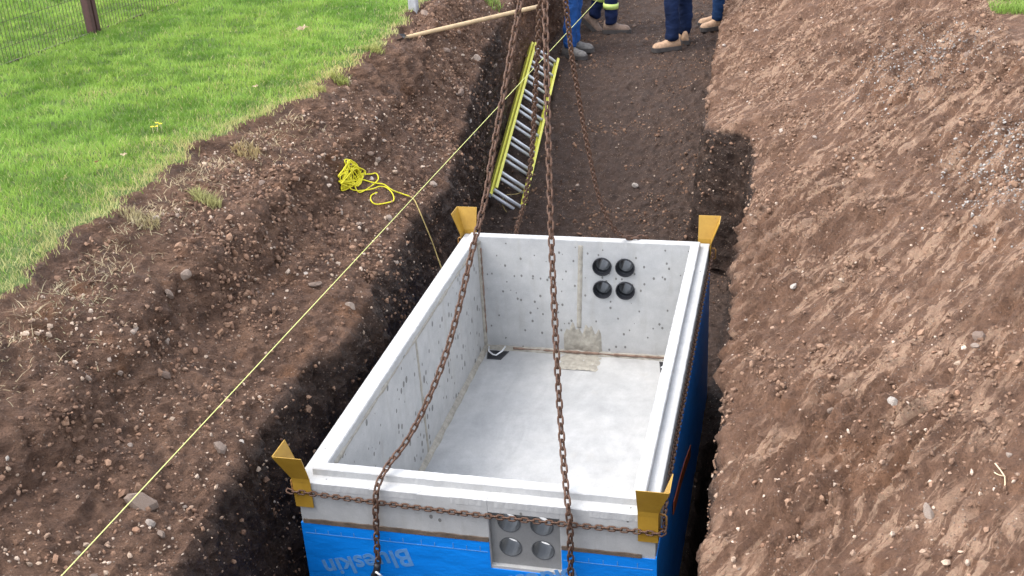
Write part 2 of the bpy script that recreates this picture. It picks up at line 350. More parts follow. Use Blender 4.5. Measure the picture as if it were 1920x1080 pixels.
# ---- rocks, stones and pebbles
def rock_mesh(name, seed, sub=2, flat=.65, rough=.28):
    bm = bmesh.new(); bmesh.ops.create_icosphere(bm, subdivisions=sub, radius=1)
    P = np.array([v.co for v in bm.verts]); n = fbm(P+seed*3.7, .9, 2, seed)
    s = np.array([1, .62+.3*random.random(), flat]); P = P*(1+rough*2*n)[:,None]
    for _ in range(9):
        d = np.array([random.gauss(0,1) for _k in range(3)]); d /= np.linalg.norm(d); h = random.uniform(.5,.8); over = np.clip(P@d-h,0,None); P = P-over[:,None]*d
    for v, q in zip(bm.verts, P): v.co = Vector(q*s)
    me = bmmesh(name, bm); me.materials.append(M['stone']); return me
ROCKS = [rock_mesh('stone', 200+i) for i in range(10)]
Gf = G.reshape(-1,3)
C_ = np.array(CAM); RR, UU, FF = np.array(_r), np.array(_u), np.array(_f)
def in_view(P, m=.12):
    d = P-C_; z = d@FF; x = (d@RR)/z*2130/960; y = (d@UU)/z*2130/540; return (z>.3)&(np.abs(x)<1+m)&(np.abs(y)<1+m)
cellw = np.tile(np.isin(SEGID,(3,4,5,6,7,8,9,12,13,14,15)),(NY,1)).ravel()
Nf = normals(G).reshape(-1,3)
cand = np.where(cellw & in_view(Gf,.28))[0]
area = np.linalg.norm(np.cross(np.gradient(G,axis=1), np.gradient(G,axis=0)),axis=2).ravel()
dens = np.clip(fbm(Gf[cand], 1.7, 3, 301)*2.4+.55, .06, 1.5); sid = np.tile(SEGID,(NY,1)).ravel()[cand]
dens *= np.select([sid==9, np.isin(sid,(3,4,5)), np.isin(sid,(14,15)), np.isin(sid,(6,7,12,13))], [.15, 1.4, .4, .35], 1.0)
pr = area[cand]*dens; pr /= pr.sum()
def place(o, p, n, s, twist=None):
    q = Vector((0,0,1)).rotation_difference(Vector(n)); o.rotation_mode = 'QUATERNION'
    o.rotation_quaternion = q @ Quaternion((0,0,1), random.uniform(0,6.28) if twist is None else twist); o.location = p; o.scale = (s,s,s)
pick = rng.choice(cand, 285, replace=False, p=pr)
for i, k in enumerate(pick):
    s = float(np.clip(rng.lognormal(math.log(.0155), .42), .009, .05)); o = bpy.data.objects.new('stone', ROCKS[i%10]); link(o, ground)
    place(o, Vector(Gf[k]+Nf[k]*s*.15), Nf[k], s)
NP = 21000; pk = rng.choice(cand, NP, replace=True, p=pr)
bm = bmesh.new(); bmesh.ops.create_icosphere(bm, subdivisions=1, radius=1)
for v in bm.verts: v.index
bm.verts.ensure_lookup_table(); IV = np.array([v.co[:] for v in bm.verts]); IF = np.array([[v.index for v in f.verts] for f in bm.faces]); bm.free()
# octahedron-like cheap pebbles
OV = np.array([(1,0,0),(-1,0,0),(0,1,0),(0,-1,0),(0,0,1),(0,0,-1),(.7,.6,.35),(-.6,.7,.3),(-.7,-.65,.3),(.65,-.7,.35)]); 
def pebbles(name, idx, smin, sig, tints, parent, smax=.014):
    n = len(idx); s = np.clip(rng.lognormal(math.log(smin), sig, n), .0022, smax)
    q = rng.normal(size=(n,4)); q /= np.linalg.norm(q,axis=1)[:,None]; w,x,y,z = q.T
    Rm = np.stack([np.stack([1-2*(y*y+z*z),2*(x*y-z*w),2*(x*z+y*w)],-1),np.stack([2*(x*y+z*w),1-2*(x*x+z*z),2*(y*z-x*w)],-1),np.stack([2*(x*z-y*w),2*(y*z+x*w),1-2*(x*x+y*y)],-1)],1)
    sc = s[:,None]*rng.uniform(.55,1.2,(n,3)); base = IV[None]*rng.uniform(.6,1.3,(n,len(IV),1)) * sc[:,None]
    V = np.einsum('nij,nkj->nki', Rm, base) + (Gf[idx]+rng.normal(0,.006,(n,3))*np.array([1,1,.2])+Nf[idx]*(s*.25)[:,None])[:,None]
    Fq = (IF[None]+ (np.arange(n)*len(IV))[:,None,None]).reshape(-1,3); me = npmesh(name, V.reshape(-1,3), Fq)
    tc = np.array(tints)[rng.integers(0,len(tints),n)]*np.array([.82,.70,.59])*rng.uniform(.75,1.2,(n,1)); c4 = np.ones((n,len(IV),4)); c4[...,:3] = tc[:,None]
    me.color_attributes.new('tint','FLOAT_COLOR','POINT').data.foreach_set('color', c4.astype(np.float32).ravel())
    me.polygons.foreach_set('use_smooth', [False]*len(me.polygons)); return tag(obj(name, me, M['pebble'], parent), None, None, None, 'stuff')
pebbles('pebbles', pk, .0052, .42, [(.26,.175,.13),(.32,.23,.18),(.38,.30,.25),(.44,.38,.33),(.20,.135,.10),(.55,.50,.46),(.30,.20,.15)], ground)

isr = np.isin(sid,(14,15)); dc = np.clip(fbm(Gf[cand], 2.6, 3, 331)*3.2+.15, .02, 1.6)*np.select([sid==9, np.isin(sid,(6,7,12,13))],[.35,.3],1.0)
for sel, cnt, tn in ((isr, 11000, [(.25,.175,.135),(.30,.215,.165),(.21,.145,.11),(.34,.245,.19)]), (~isr, 15000, [(.21,.14,.105),(.26,.18,.135),(.17,.11,.083),(.30,.21,.16)])):
    w = area[cand[sel]]*dc[sel]; pebbles('soil_clods', rng.choice(cand[sel], cnt, p=w/w.sum()), .0062, .5, tn, ground, .02)

gd = np.exp(-(((Gf[cand,0]-2.72)/.22)**2+((Gf[cand,1]-2.0)/.45)**2))+.7*np.exp(-(((Gf[cand,0]-2.5)/.3)**2+((Gf[cand,1]-4.0)/.5)**2)); gd = gd*area[cand]*isr
pebbles('grey_gravel', rng.choice(cand, 3200, p=gd/gd.sum()), .0042, .4, [(.36,.40,.44),(.28,.30,.33),(.46,.50,.54),(.27,.25,.25)], ground, .011)

# ---- grass
TRI = np.array([[0,1,2],[1,3,2],[2,3,4]])
def blades(name, P, h, w, tint, label=None, cat=None, kind='stuff', parent=None, lean=.55):
    n = len(P); a = rng.uniform(0,2*np.pi,n); d = np.stack([np.cos(a),np.sin(a),np.zeros(n)],1); b = rng.uniform(0,2*np.pi,n); ld = np.stack([np.cos(b),np.sin(b),np.zeros(n)],1)*(lean*rng.uniform(.15,1.2,n))[:,None]
    up = np.array([0,0,1.]); h = h[:,None]; w = w[:,None]
    V = np.stack([P-d*w, P+d*w, P+up*h*.55+ld*h*.35-d*w*.8, P+up*h*.55+ld*h*.35+d*w*.8, P+up*h*.95+ld*h], 1)
    me = npmesh(name, V.reshape(-1,3), (TRI[None]+(np.arange(n)*5)[:,None,None]).reshape(-1,3)); c4 = np.ones((n,5,4)); c4[...,:3] = tint[:,None]
    me.color_attributes.new('tint','FLOAT_COLOR','POINT').data.foreach_set('color', c4.astype(np.float32).ravel())
    o = obj(name, me, M['blade'], parent); return tag(o, label, cat, None, kind)
GR = G[:, :lawn_edge[0]+4]
def lawn_points(n, x0, x1, y0, y1, fall=True):
    """random points on the lawn part of the sheet"""
    X = rng.uniform(x0,x1,n); Y = rng.uniform(y0,y1,n); iy = np.clip(np.searchsorted(YS,Y),1,NY-1); le = G[iy,lawn_edge[0],0]
    keep = X < le+.015+rng.normal(0,.03,n); X,Y,iy = X[keep],Y[keep],iy[keep]
    Z = np.full(len(X), .7); lo = G[:, :lawn_edge[0]+1]
    jx = np.array([np.searchsorted(lo[i,:,0], x) for i,x in zip(iy,X)]); jx = np.clip(jx,0,lawn_edge[0]); Z = lo[iy,jx,2]
    return np.stack([X,Y,Z-.004],1)
LP = lawn_points(900000, -7, -.85, -1.6, 12.5); LP = LP[in_view(LP,.8)]
dist = np.linalg.norm(LP-C_,axis=1); keep = rng.uniform(size=len(LP)) < np.clip((6.3/dist)**1.6,.12,1); LP = LP[keep]; dist = dist[keep]
n = len(LP); pt = fbm(LP*np.array([1,1,0]), 1.6, 3, 401); iy = np.clip(np.searchsorted(YS,LP[:,1]),1,NY-1); edge = G[iy,lawn_edge[0],0]-LP[:,0]
g1 = np.array([.14,.27,.038]); g2 = np.array([.32,.49,.095]); g3 = np.array([.52,.50,.22])
k = np.clip(.6+pt*1.5+fbm(LP*np.array([1,1,0]),6,2,411)*1.4+rng.normal(0,.2,n),0,1)[:,None]; tint = g1*(1-k)+g2*k
near = np.clip(1.0-LP[:,1]*.22,0,1)
straw = (rng.uniform(size=n) < np.clip(.05 + .75*np.exp(-edge/.10) + .5*np.exp(-edge/.3)*near + np.clip(pt-.15,0,1)*.8,0,.9))
tint[straw] = (g3*rng.uniform(.7,1.25,(straw.sum(),1)))
hh = rng.uniform(.022,.05,n)*np.where(straw,.8,1)*(1+.25*pt); ww = rng.uniform(.0012,.0022,n)*(dist/5.5)
blades('lawn_grass', LP, hh, ww, tint, 'mown green lawn beside the trench', 'grass', lean=.85)
print('blades', n)
def tuft(name, cx, cy, rad, n, h, tint0, label, flat=1):
    P = []
    for _ in range(n):
        a = random.uniform(0,6.28); r_ = rad*math.sqrt(random.random()); p, nn = drop(cx+r_*math.cos(a)*1.5, cy+r_*math.sin(a)); P.append(p[:])
    P = np.array(P); ti = np.array(tint0)*rng.uniform(.6,1.3,(n,1)); o = blades(name, P, rng.uniform(.5,1,n)*h, rng.uniform(.0015,.003,n), ti, label, 'grass tuft', None, None, .9)
    o['group'] = 'grass tufts on the dug banks'; return o

# ------------------------------------------------------------ concrete vault
WX, LY, LIPH, S1, SR, T = 1.35, 2.39, .031, .05, .045, .047      # outer width/length, lip height, step widths, lip width
XI0, XI1, YI0, YI1 = S1+T, WX-SR-T, S1+T, LY-S1-T                # inner faces
ZF, ZB, ZM = -.665, -.95, -.187                                  # inside floor, underside, top of membrane
vault = empty('concrete_vault', (WX/2, LY/2, ZB), 'open grey precast concrete vault lowered into the trench, blue membrane outside', 'concrete vault')
def plate_holes(name, xs, zs, rad, yf, yb, mat, parent, seg=24):
    """slab spanning xs[0]..xs[-1], zs[0]..zs[-1] (front at yf, back at yb); every cell [i][j] listed in HC has a round hole through it"""
    bm = bmesh.new()
    for i in range(len(xs)-1):
        for j in range(len(zs)-1):
            x0,x1,z0,z1 = xs[i],xs[i+1],zs[j],zs[j+1]; hole = (i,j) in rad
            for y in (yf,yb):
                if not hole: bm.faces.new([bm.verts.new((x,y,z)) for x,z in ((x0,z0),(x1,z0),(x1,z1),(x0,z1))]); continue
                cx,cz,r_ = (x0+x1)/2,(z0+z1)/2,rad[(i,j)]; ci,sq = [],[]
                for k in range(seg):
                    a = 2*math.pi*(k+.5)/seg; c,s = math.cos(a),math.sin(a); ci.append(bm.verts.new((cx+r_*c,y,cz+r_*s)))
                    m = max(abs(c)/((x1-x0)/2),abs(s)/((z1-z0)/2)); sq.append(bm.verts.new((cx+c/m,y,cz+s/m)))
                for k in range(seg): bm.faces.new((ci[k],ci[(k+1)%seg],sq[(k+1)%seg],sq[k]))
                for (qx,qz) in ((x0,z0),(x1,z0),(x1,z1),(x0,z1)):       # corner slivers
                    near_ = sorted(range(seg), key=lambda k: (sq[k].co.x-qx)**2+(sq[k].co.z-qz)**2)[:2]
                    bm.faces.new((bm.verts.new((qx,y,qz)), sq[near_[0]], sq[near_[1]]))
            if hole:
                A_ = [( (x0+x1)/2+rad[(i,j)]*math.cos(2*math.pi*(k+.5)/seg), (z0+z1)/2+rad[(i,j)]*math.sin(2*math.pi*(k+.5)/seg)) for k in range(seg)]
                f_ = [bm.verts.new((x,yf,z)) for x,z in A_]; b_ = [bm.verts.new((x,yb,z)) for x,z in A_]
                for k in range(seg): bm.faces.new((f_[k],f_[(k+1)%seg],b_[(k+1)%seg],b_[k]))
    for (a,b,zz) in ((xs[0],xs[-1],zs[0]),(xs[0],xs[-1],zs[-1])): bm.faces.new([bm.verts.new(p) for p in ((a,yf,zz),(b,yf,zz),(b,yb,zz),(a,yb,zz))])
    for xx in (xs[0],xs[-1]): bm.faces.new([bm.verts.new(p) for p in ((xx,yf,zs[0]),(xx,yb,zs[0]),(xx,yb,zs[-1]),(xx,yf,zs[-1]))])
    bmesh.ops.remove_doubles(bm, verts=bm.verts, dist=1e-5); return obj(name, bmmesh(name,bm), mat, parent)
# front wall: plain panels round a recessed duct block
PX0,PX1,PZ0,PZ1 = .742,1.006,-.296,-.054
def fbox(dims, mat, name='wall', bev=.003): return box(name, dims, mat, vault, bev)
fbox((0,PX0,0,YI0,ZB,-.004), M['conc'], 'front_wall'); fbox((PX1,WX,0,YI0,ZB,-.004), M['conc'], 'front_wall')
fbox((PX0,PX1,0,YI0,ZB,PZ0), M['conc'], 'front_wall', 0); fbox((PX0,PX1,0,YI0,PZ1,-.004), M['conc'], 'front_wall', 0)
cx = [(.603*1.35),(.6935*1.35)]; cz = [-.0716*1.35,-.1593*1.35]; hx = (cx[1]-cx[0])/2; hz = (cz[0]-cz[1])/2
dp = plate_holes('duct_panel', [PX0+.001,cx[0]-hx,cx[0]+hx,cx[1]+hx,PX1-.001], [PZ0+.001,cz[1]-hz,cz[1]+hz,cz[0]+hz,PZ1-.001] if cz[0]+hz < PZ1-.002 else [PZ0+.001,cz[1]-hz,cz[1]+hz,PZ1-.001],
                 {(1,1):.0435,(2,1):.0435,(1,2):.0435,(2,2):.0435}, .018, YI0-.001, M['conc_panel'], vault)
tag(dp, 'darker recessed duct block')
def pipe(name, x, z, r_, y0, y1, wall, mat, parent, flare=0, n=28):
    bm = bmesh.new(); prof = [(y0,r_-wall+flare),(y0,r_+flare),(y1,r_),(y1,r_-wall)] if not flare else [(y0,r_+flare-wall),(y0,r_+flare),(y0+.012,r_+flare),(y0+.02,r_),(y1,r_),(y1,r_-wall),(y0+.02,r_-wall)]
    rg = [[bm.verts.new((x+q*math.cos(2*math.pi*k/n),yy,z+q*math.sin(2*math.pi*k/n))) for k in range(n)] for yy,q in prof]
    for a,b in zip(rg, rg[1:]+rg[:1]):
        for k in range(n): bm.faces.new((a[k],a[(k+1)%n],b[(k+1)%n],b[k]))
    return obj(name, bmmesh(name,bm), mat, parent, False)
zc = cz if cz[0]+hz < PZ1-.002 else [ (cz[1]+hz+PZ1-.001)/2, cz[1]]
for x in cx:
    for z in zc: pipe('duct', x, z, .0432, .0165, YI0+.004, .003, M['duct'], dp)
# side walls, back wall
fbox((0,XI0,YI0,LY,ZB,-.004), M['conc_in'], 'side_wall'); fbox((XI1,WX,YI0,LY,ZB,-.004), M['conc_in'], 'side_wall')
bx_ = [.582*1.35,.6745*1.35]; bz_ = [-.0875*1.35,-.1885*1.35]; hbx = (bx_[1]-bx_[0])/2; hbz = (bz_[0]-bz_[1])/2
bw = plate_holes('back_wall', [XI0,bx_[0]-hbx,bx_[0]+hbx,bx_[1]+hbx,XI1], [ZB,bz_[1]-hbz,bz_[1]+hbz,bz_[0]+hbz,-.004], {(1,1):.047,(2,1):.047,(1,2):.047,(2,2):.047}, YI1, LY, M['conc_in'], vault)
for x in bx_:
    for z in bz_:
        d_ = pipe('duct', x, z, .0465, YI1-.012, LY+.10, .004, M['black'], bw, .006); pipe('liner', x, z, .040, YI1+.035, LY+.09, .0035, M['duct'], d_)
fl = fbox((XI0,XI1,YI0,YI1,ZB+.02,ZF), M['conc_floor'], 'floor_slab', 0)
# rim: outer step and raised lip, long strips with slightly chipped edges
def rim_strip(name, poly, path, mat, seed, chips=()):
    """poly: section points (offset outward, z) swept round the rectangle `path` given as insets from the outer faces"""
    pts = []; (x0,x1,y0,y1) = path
    def run(a,b,n): return [np.array(a)+(np.array(b)-np.array(a))*k/n for k in range(n)]
    c = [(x0,y0),(x1,y0),(x1,y1),(x0,y1)]; nn = [240,300,160,300]; base = []
    for i in range(4): base += run(c[i],c[(i+1)%4],nn[i])
    base = np.array(base); cen = np.array([(x0+x1)/2,(y0+y1)/2]); n = len(base); V = []
    # inward direction with mitred corners
    def inset(p, d):
        q = p.copy()
        hx_,hy_ = (x1-x0)/2,(y1-y0)/2
        q[0] = cen[0]+(p[0]-cen[0])*(hx_-d)/hx_; q[1] = cen[1]+(p[1]-cen[1])*(hy_-d)/hy_; return q
    Rr = []
    for j_, (d,z) in enumerate(poly):
        P = np.array([inset(p,d) for p in base]); P3 = np.c_[P, np.full(n,z)]; nz = fbm(P3, 38, 3, seed+j_*5)*.0022; ch = np.clip(fbm(P3,9,3,seed+50+j_)-.45,0,1)*.014
        dirn = (cen-P); dirn /= np.linalg.norm(dirn,axis=1)[:,None]; sgn = -1 if j_ >= len(poly)/2 else 1
        P3[:,:2] += dirn*(nz+sgn*ch)[:,None]; P3[:,2] += nz*.6-ch*.8
        for (qx,qy,qr,dp_) in chips:
            w = np.exp(-(((P3[:,0]-qx)/qr)**2+((P3[:,1]-qy)/.02)**2)); rr = 1+.7*fbm(P3,60,2,seed+9); P3[:,2] -= w*dp_*rr; P3[:,:2] += dirn*(w*dp_*rr)[:,None]
        Rr.append(P3)
    V = np.concatenate(Rr); m = len(poly); Fc = []
    for j_ in range(m):
        a0, b0 = j_*n, ((j_+1)%m)*n
        for k in range(n): Fc.append((a0+k, a0+(k+1)%n, b0+(k+1)%n, b0+k))
    bm = bmesh.new(); vv = [bm.verts.new(p) for p in V]
    for f_ in Fc: bm.faces.new([vv[q] for q in f_])
    return obj(name, bmmesh(name,bm), mat, vault)
e = .0025
rim_strip('rim_step', [(-.001,-.03),(-.001,-e),(e,0),(.02,.0),(S1+.02,0.0005),(S1+.021,-.03)], (0,WX,0,LY), M['conc_rim'], 500, ((.50,0,.016,.013),(.525,0,.022,.009),(.575,0,.02,.007),(.745,0,.014,.012),(.30,0,.01,.004),(1.1,0,.012,.005)))
rim_strip('rim_lip', [(-.0,-.02),(0,LIPH-.004),(.004,LIPH),(.02,LIPH+.0005),(T-.004,LIPH),(T,LIPH-.005),(T-.0005,-.012)], (S1,WX-SR,S1,LY-S1), M['conc_rim'], 600)
# joints inside
def bead(name, a, b, w, h, mat, nrm, parent, seed=0, n=60, jit=.3):
    a,b,nrm = Vector(a),Vector(b),Vector(nrm).normalized(); t = (b-a).normalized(); s = t.cross(nrm); bm = bmesh.new(); rg = []
    for i in range(n+1):
        p = a.lerp(b,i/n); q = 1+jit*float(perlin(np.array([[i*.37+seed,seed*1.3,.5]]),seed)[0])*2
        rg.append([bm.verts.new(p+s*w*k*q+nrm*hh_*q) for k,hh_ in ((-.5,-.001),(-.42,h*.5),(0,h),(.42,h*.5),(.5,-.001))])
    for x,y in zip(rg,rg[1:]):
        for k in range(4): bm.faces.new((x[k],x[k+1],y[k+1],y[k]))
    bm.faces.new(rg[0]); bm.faces.new(rg[-1][::-1]); return obj(name, bmmesh(name,bm), mat, parent, True)
bead('joint_strip', (.668*1.35*.745+.0,YI1,.0), (.648,YI1,-.50), .028,.0035, M['mortar'], (0,-1,0), bw, 1, 60, .1)
bead('corner_joint', (XI0+.004,YI1-.004,0), (XI0+.004,YI1-.004,ZF), .03,.012, M['mortar'], (1,-1,0), bw, 2)
bead('rust_line', (XI0+.016,YI1-.002,-.04), (XI0+.014,YI1-.002,ZF+.1), .008,.010, M['rust_joint'], (0.2,-1,0), bw, 7, 60, .6)
bead('rust_line', (XI0+.17,YI1-.012,ZF+.012), (XI1-.02,YI1-.012,ZF+.012), .012,.012, M['rust_joint'], (0,-1,1), fl, 8, 80, .7)
bead('floor_joint', (XI0,YI1-.006,ZF+.006), (XI1,YI1-.006,ZF+.006), .055,.012, M['mortar'], (0,-1,1), fl, 3)
bead('floor_joint', (XI0+.006,YI0+.28,ZF+.006), (XI0+.006,YI1,ZF+.006), .055,.012, M['mortar'], (1,0,1), fl, 4)
bead('rust_line', (XI0+.006,YI0+.02,ZF+.006), (XI0+.006,YI0+.5,ZF+.006), .045,.008, M['rust_joint'], (1,0,1), fl, 5)
bead('wall_joint', (XI0,1.17,-.0), (XI0,1.19,ZF), .028,.0035, M['mortar'], (1,0,0), vault, 6)
bead('rim_joint', (XI0+.001,YI0+.05,-.012), (XI0+.001,YI1-.05,-.012), .016,.004, M['mortar'], (1,0,0), vault, 9, 90, .9)
# smeared mortar patch
def smear(name, fn, nu, nv, mat, parent, seed):
    V,Fc = [],[]
    for i in range(nu+1):
        for j_ in range(nv+1): V.append(fn(i/nu, j_/nv))
    for i in range(nu):
        for j_ in range(nv): a = i*(nv+1)+j_; Fc.append((a,a+1,a+nv+2,a+nv+1))
    return obj(name, pymesh(name,V,Fc), mat, parent, True)
def sm_wall(u,v):
    ex = min(u,1-u,1-v)*8; q = float(fbm(np.array([[u*5,v*2.,.3]]),1.5,3,77)[0]); top = .15+.10*math.sin(u*17)+.07*math.sin(u*41)
    return (.55+u*.235, YI1+.003-max(0,min(1,(1-v-top)*6))*min(1,min(u,1-u)*9)*(.008+.008*q), ZF+.005+v*.20)
def sm_floor(u,v):
    q = float(fbm(np.array([[u*6,v*5,.9]]),1.5,3,78)[0]); e_ = min(1,min(u,1-u,v+.3)*8)
    return (.54+u*.25, YI1-.19*(1-v)+.004*q-.002, ZF-.003+e_*(.007+.008*q))
smear('mortar_patch', sm_wall, 44, 24, M['mortar'], bw, 1); smear('mortar_patch', sm_floor, 44, 24, M['mortar'], fl, 2)
# floor sump pockets with a lifting loop
def pocket(x0,x1,y0,y1,loop):
    bm = bmesh.new(); z = ZF+.0015; dz = .0
    o_ = [(x0,y1),(x1,y1),(x1-.025,y0),(x0+.02,y0)]; i_ = [(x0+.006,y1-.004),(x1-.008,y1-.004),(x1-.031,y0+.006),(x0+.025,y0+.006)]
    A_ = [bm.verts.new((x,y,z)) for x,y in o_]; B_ = [bm.verts.new((x,y,z+.003)) for x,y in i_]
    for k in range(4): bm.faces.new((A_[k],A_[(k+1)%4],B_[(k+1)%4],B_[k]))
    p = obj('lifting_pocket', bmmesh('lifting_pocket',bm), M['steel'], fl)
    bm = bmesh.new(); bm.faces.new([bm.verts.new((x,y,z+.0005)) for x,y in i_]); obj('pocket_base', bmmesh('pocket_base',bm), M['black'], p)
    if loop: tube('lifting_loop', [(x0+.012,y1-.012,z+.03),(x0+.02,y1-.05,z+.02),((x0+x1)/2-.015,y0+.035,z+.012),((x0+x1)/2+.005,y0+.03,z+.012),(x1-.03,y1-.045,z+.025),(x1-.02,y1-.01,z+.035)], .0045, M['alu'], p)
    else: tube('lifting_loop', [(x0+.02,y0+.03,z+.01),((x0+x1)/2,y0+.06,z+.03),(x1-.03,y0+.03,z+.01)], .0045, M['alu'], p)
pocket(XI0+.022,XI0+.15,YI1-.135,YI1-.03,True); pocket(XI1-.16,XI1-.03,YI1-.15,YI1-.035,False)
# blue membrane, mastic edge, printed courses and lettering
def sheet(name, x0,x1,y0,y1,z0,z1,mat,parent,bev=0): return box(name,(x0,x1,y0,y1,z0,z1),mat,parent,bev)
mem = sheet('membrane', 0,PX0-.003,-.004,0-.0002,ZB,ZM,M['blue'],vault)
for (a,b) in (((PX0-.003,PX1+.003),(ZB,PZ0-.012)),((PX1+.003,WX),(ZB,ZM))): sheet('membrane_sheet',a[0],a[1],-.004,-.0002,b[0],b[1],M['blue'],mem)
sheet('membrane_sheet',WX+.0002,WX+.004,-.004,LY,ZB,ZM+.01,M['blue'],mem); sheet('membrane_sheet',-.004,-.0002,-.004,LY,ZB,ZM,M['blue'],mem)
sheet('membrane_sheet',0,WX,LY+.0002,LY+.004,ZB,-.3,M['blue'],mem)
def tape(x0,x1,z0,z1):
    bm = bmesh.new(); n = 40; rg = []
    for i in range(n+1):
        x = x0+(x1-x0)*i/n; q = float(perlin(np.array([[x*22,.3,.7]]),5)[0]); zt = z1+q*.006
        rg.append([bm.verts.new(p) for p in ((x,-.0003,z0),(x,-.0055,z0),(x,-.0045,zt),(x,-.0003,zt+.001))])
    for a,b in zip(rg,rg[1:]):
        for k in range(4): bm.faces.new((a[k],a[(k+1)%4],b[(k+1)%4],b[k]))
    return obj('mastic_edge', bmmesh('mastic_edge',bm), M['tape'], mem)
tape(.008,PX0-.004,ZM+.0005,ZM+.019); tape(PX1+.004,1.30,ZM+.0005,ZM+.015)
def course_lines():
    bm = bmesh.new(); y0,y1 = -.0052,-.0041
    for a,b in ((.01,PX0-.01),(PX1+.01,WX-.01)):
        box_bm(bm,a,b,y0,y1,ZM-.047,ZM-.0445); x = a+.04
        while x < b-.02: box_bm(bm,x,x+.0022,y0,y1,ZM-.0444,ZM-.020-.01*random.random()); x += .052+.02*(random.random()<.3)
    return obj('printed_course', bmmesh('printed_course',bm), M['print'], mem)
course_lines()
def letters(text, x, z, size, ang):
    cu = bpy.data.curves.new('lettering','FONT'); cu.body = text; cu.size = size; cu.extrude = .0004; cu.offset = size*.022; cu.space_character = 1.02; cu.align_x = 'LEFT'
    tmp = bpy.data.objects.new('tmp', cu); col.objects.link(tmp); dg = bpy.context.evaluated_depsgraph_get(); me = bpy.data.meshes.new_from_object(tmp.evaluated_get(dg)); bpy.data.objects.remove(tmp)
    me.transform(Matrix.Translation((x,-.0048,z)) @ Matrix.Rotation(ang,4,'Y') @ Matrix.Rotation(R(90),4,'X')); me.materials.clear(); o = obj('lettering', me, M['print'], mem); return o
letters('Blueskin', .420, -.258, .112, R(180-16)); letters('Blueskin', 1.06, -.262, .112, R(180-16))

# ------------------------------------------------------------ yellow corner guards
def guard(cx_, cy_, sx, sy, label):
    g = empty('corner_guard', (cx_,cy_,-.1), label, 'corner guard', 'yellow corner guards of the vault')
    th, w, fl_, tilt = .0035, .062, .125, .36
    def plate(dirx):
        """flat plate on one face of the corner, flared outward above the rim"""
        bm = bmesh.new(); zz = [(-.108,0),(.0,0),(.022,.002),(.022+fl_*math.cos(tilt),fl_*math.sin(tilt))]; rg = []
        for z,o_ in zz:
            gap = .0062+o_; row = []
            for dn in (0,th):
                for al in ((-o_*1.0-.006-th) , w+ (o_*.02)):
                    if dirx: row.append(bm.verts.new((cx_+sx*(gap+dn), cy_-sy*al, z)))
                    else: row.append(bm.verts.new((cx_-sx*al, cy_+sy*(gap+dn), z)))
            rg.append(row)
        for a,b in zip(rg,rg[1:]):
            for i,j_ in ((0,1),(1,3),(3,2),(2,0)): bm.faces.new((a[i],a[j_],b[j_],b[i]))
        bm.faces.new([rg[0][i] for i in (0,1,3,2)]); bm.faces.new([rg[-1][i] for i in (0,2,3,1)])
        return obj('flange', bmmesh('flange',bm), M['yellow'], g)
    plate(True); plate(False)
    x = cx_+sx*.012; s_ = sx; yy = cy_-sy*.03
    tube('chain_staple', [(x-s_*.002,yy,-.012),(x+s_*.016,yy,-.014),(x+s_*.022,yy,-.020),(x+s_*.022,yy,-.068),(x+s_*.016,yy,-.074),(x-s_*.002,yy,-.076)], .004, M['rod'], g)
    return g
guard(0,0,-1,-1,'yellow steel corner guard on the front left corner of the vault')
guard(WX,0,1,-1,'yellow steel corner guard on the front right corner of the vault')
guard(0,LY,-1,1,'yellow steel corner guard behind the rim, beside the ladder foot')
guard(WX,LY,1,1,'yellow steel corner guard on the far right corner of the vault')

# ------------------------------------------------------------ chains, link by link
def link_mesh(pitch, wire, inner):
    L = pitch+wire*1.0; r_ = (inner+wire)/2; st = max(L/2 - r_ - wire*.0,.002); st = pitch/2+wire/2 - r_; path = []
    for k in range(7): a = -math.pi/2+math.pi*k/6; path.append((st+r_*math.cos(a), r_*math.sin(a)))
    for k in range(7): a = math.pi/2+math.pi*k/6; path.append((-st+r_*math.cos(a), r_*math.sin(a)))
    bm = bmesh.new(); n = 6; rg = []
    for i,(x,y) in enumerate(path):
        a,b = path[i-1], path[(i+1)%len(path)]; t = Vector((b[0]-a[0],b[1]-a[1],0)).normalized(); s = Vector((t.y,-t.x,0))
        rg.append([bm.verts.new(Vector((x,y,0))+s*math.cos(2*math.pi*k/n)*wire/2+Vector((0,0,1))*math.sin(2*math.pi*k/n)*wire/2) for k in range(n)])
    for a,b in zip(rg,rg[1:]+rg[:1]):
        for k in range(n): bm.faces.new((a[k],a[(k+1)%n],b[(k+1)%n],b[k]))
    me = bmmesh('link',bm); me.materials.append(M['rust']); me.polygons.foreach_set('use_smooth',[True]*len(me.polygons)); return me
LINK = link_mesh(.0295,.0088,.0115); LINK_S = link_mesh(.0225,.0065,.0085)
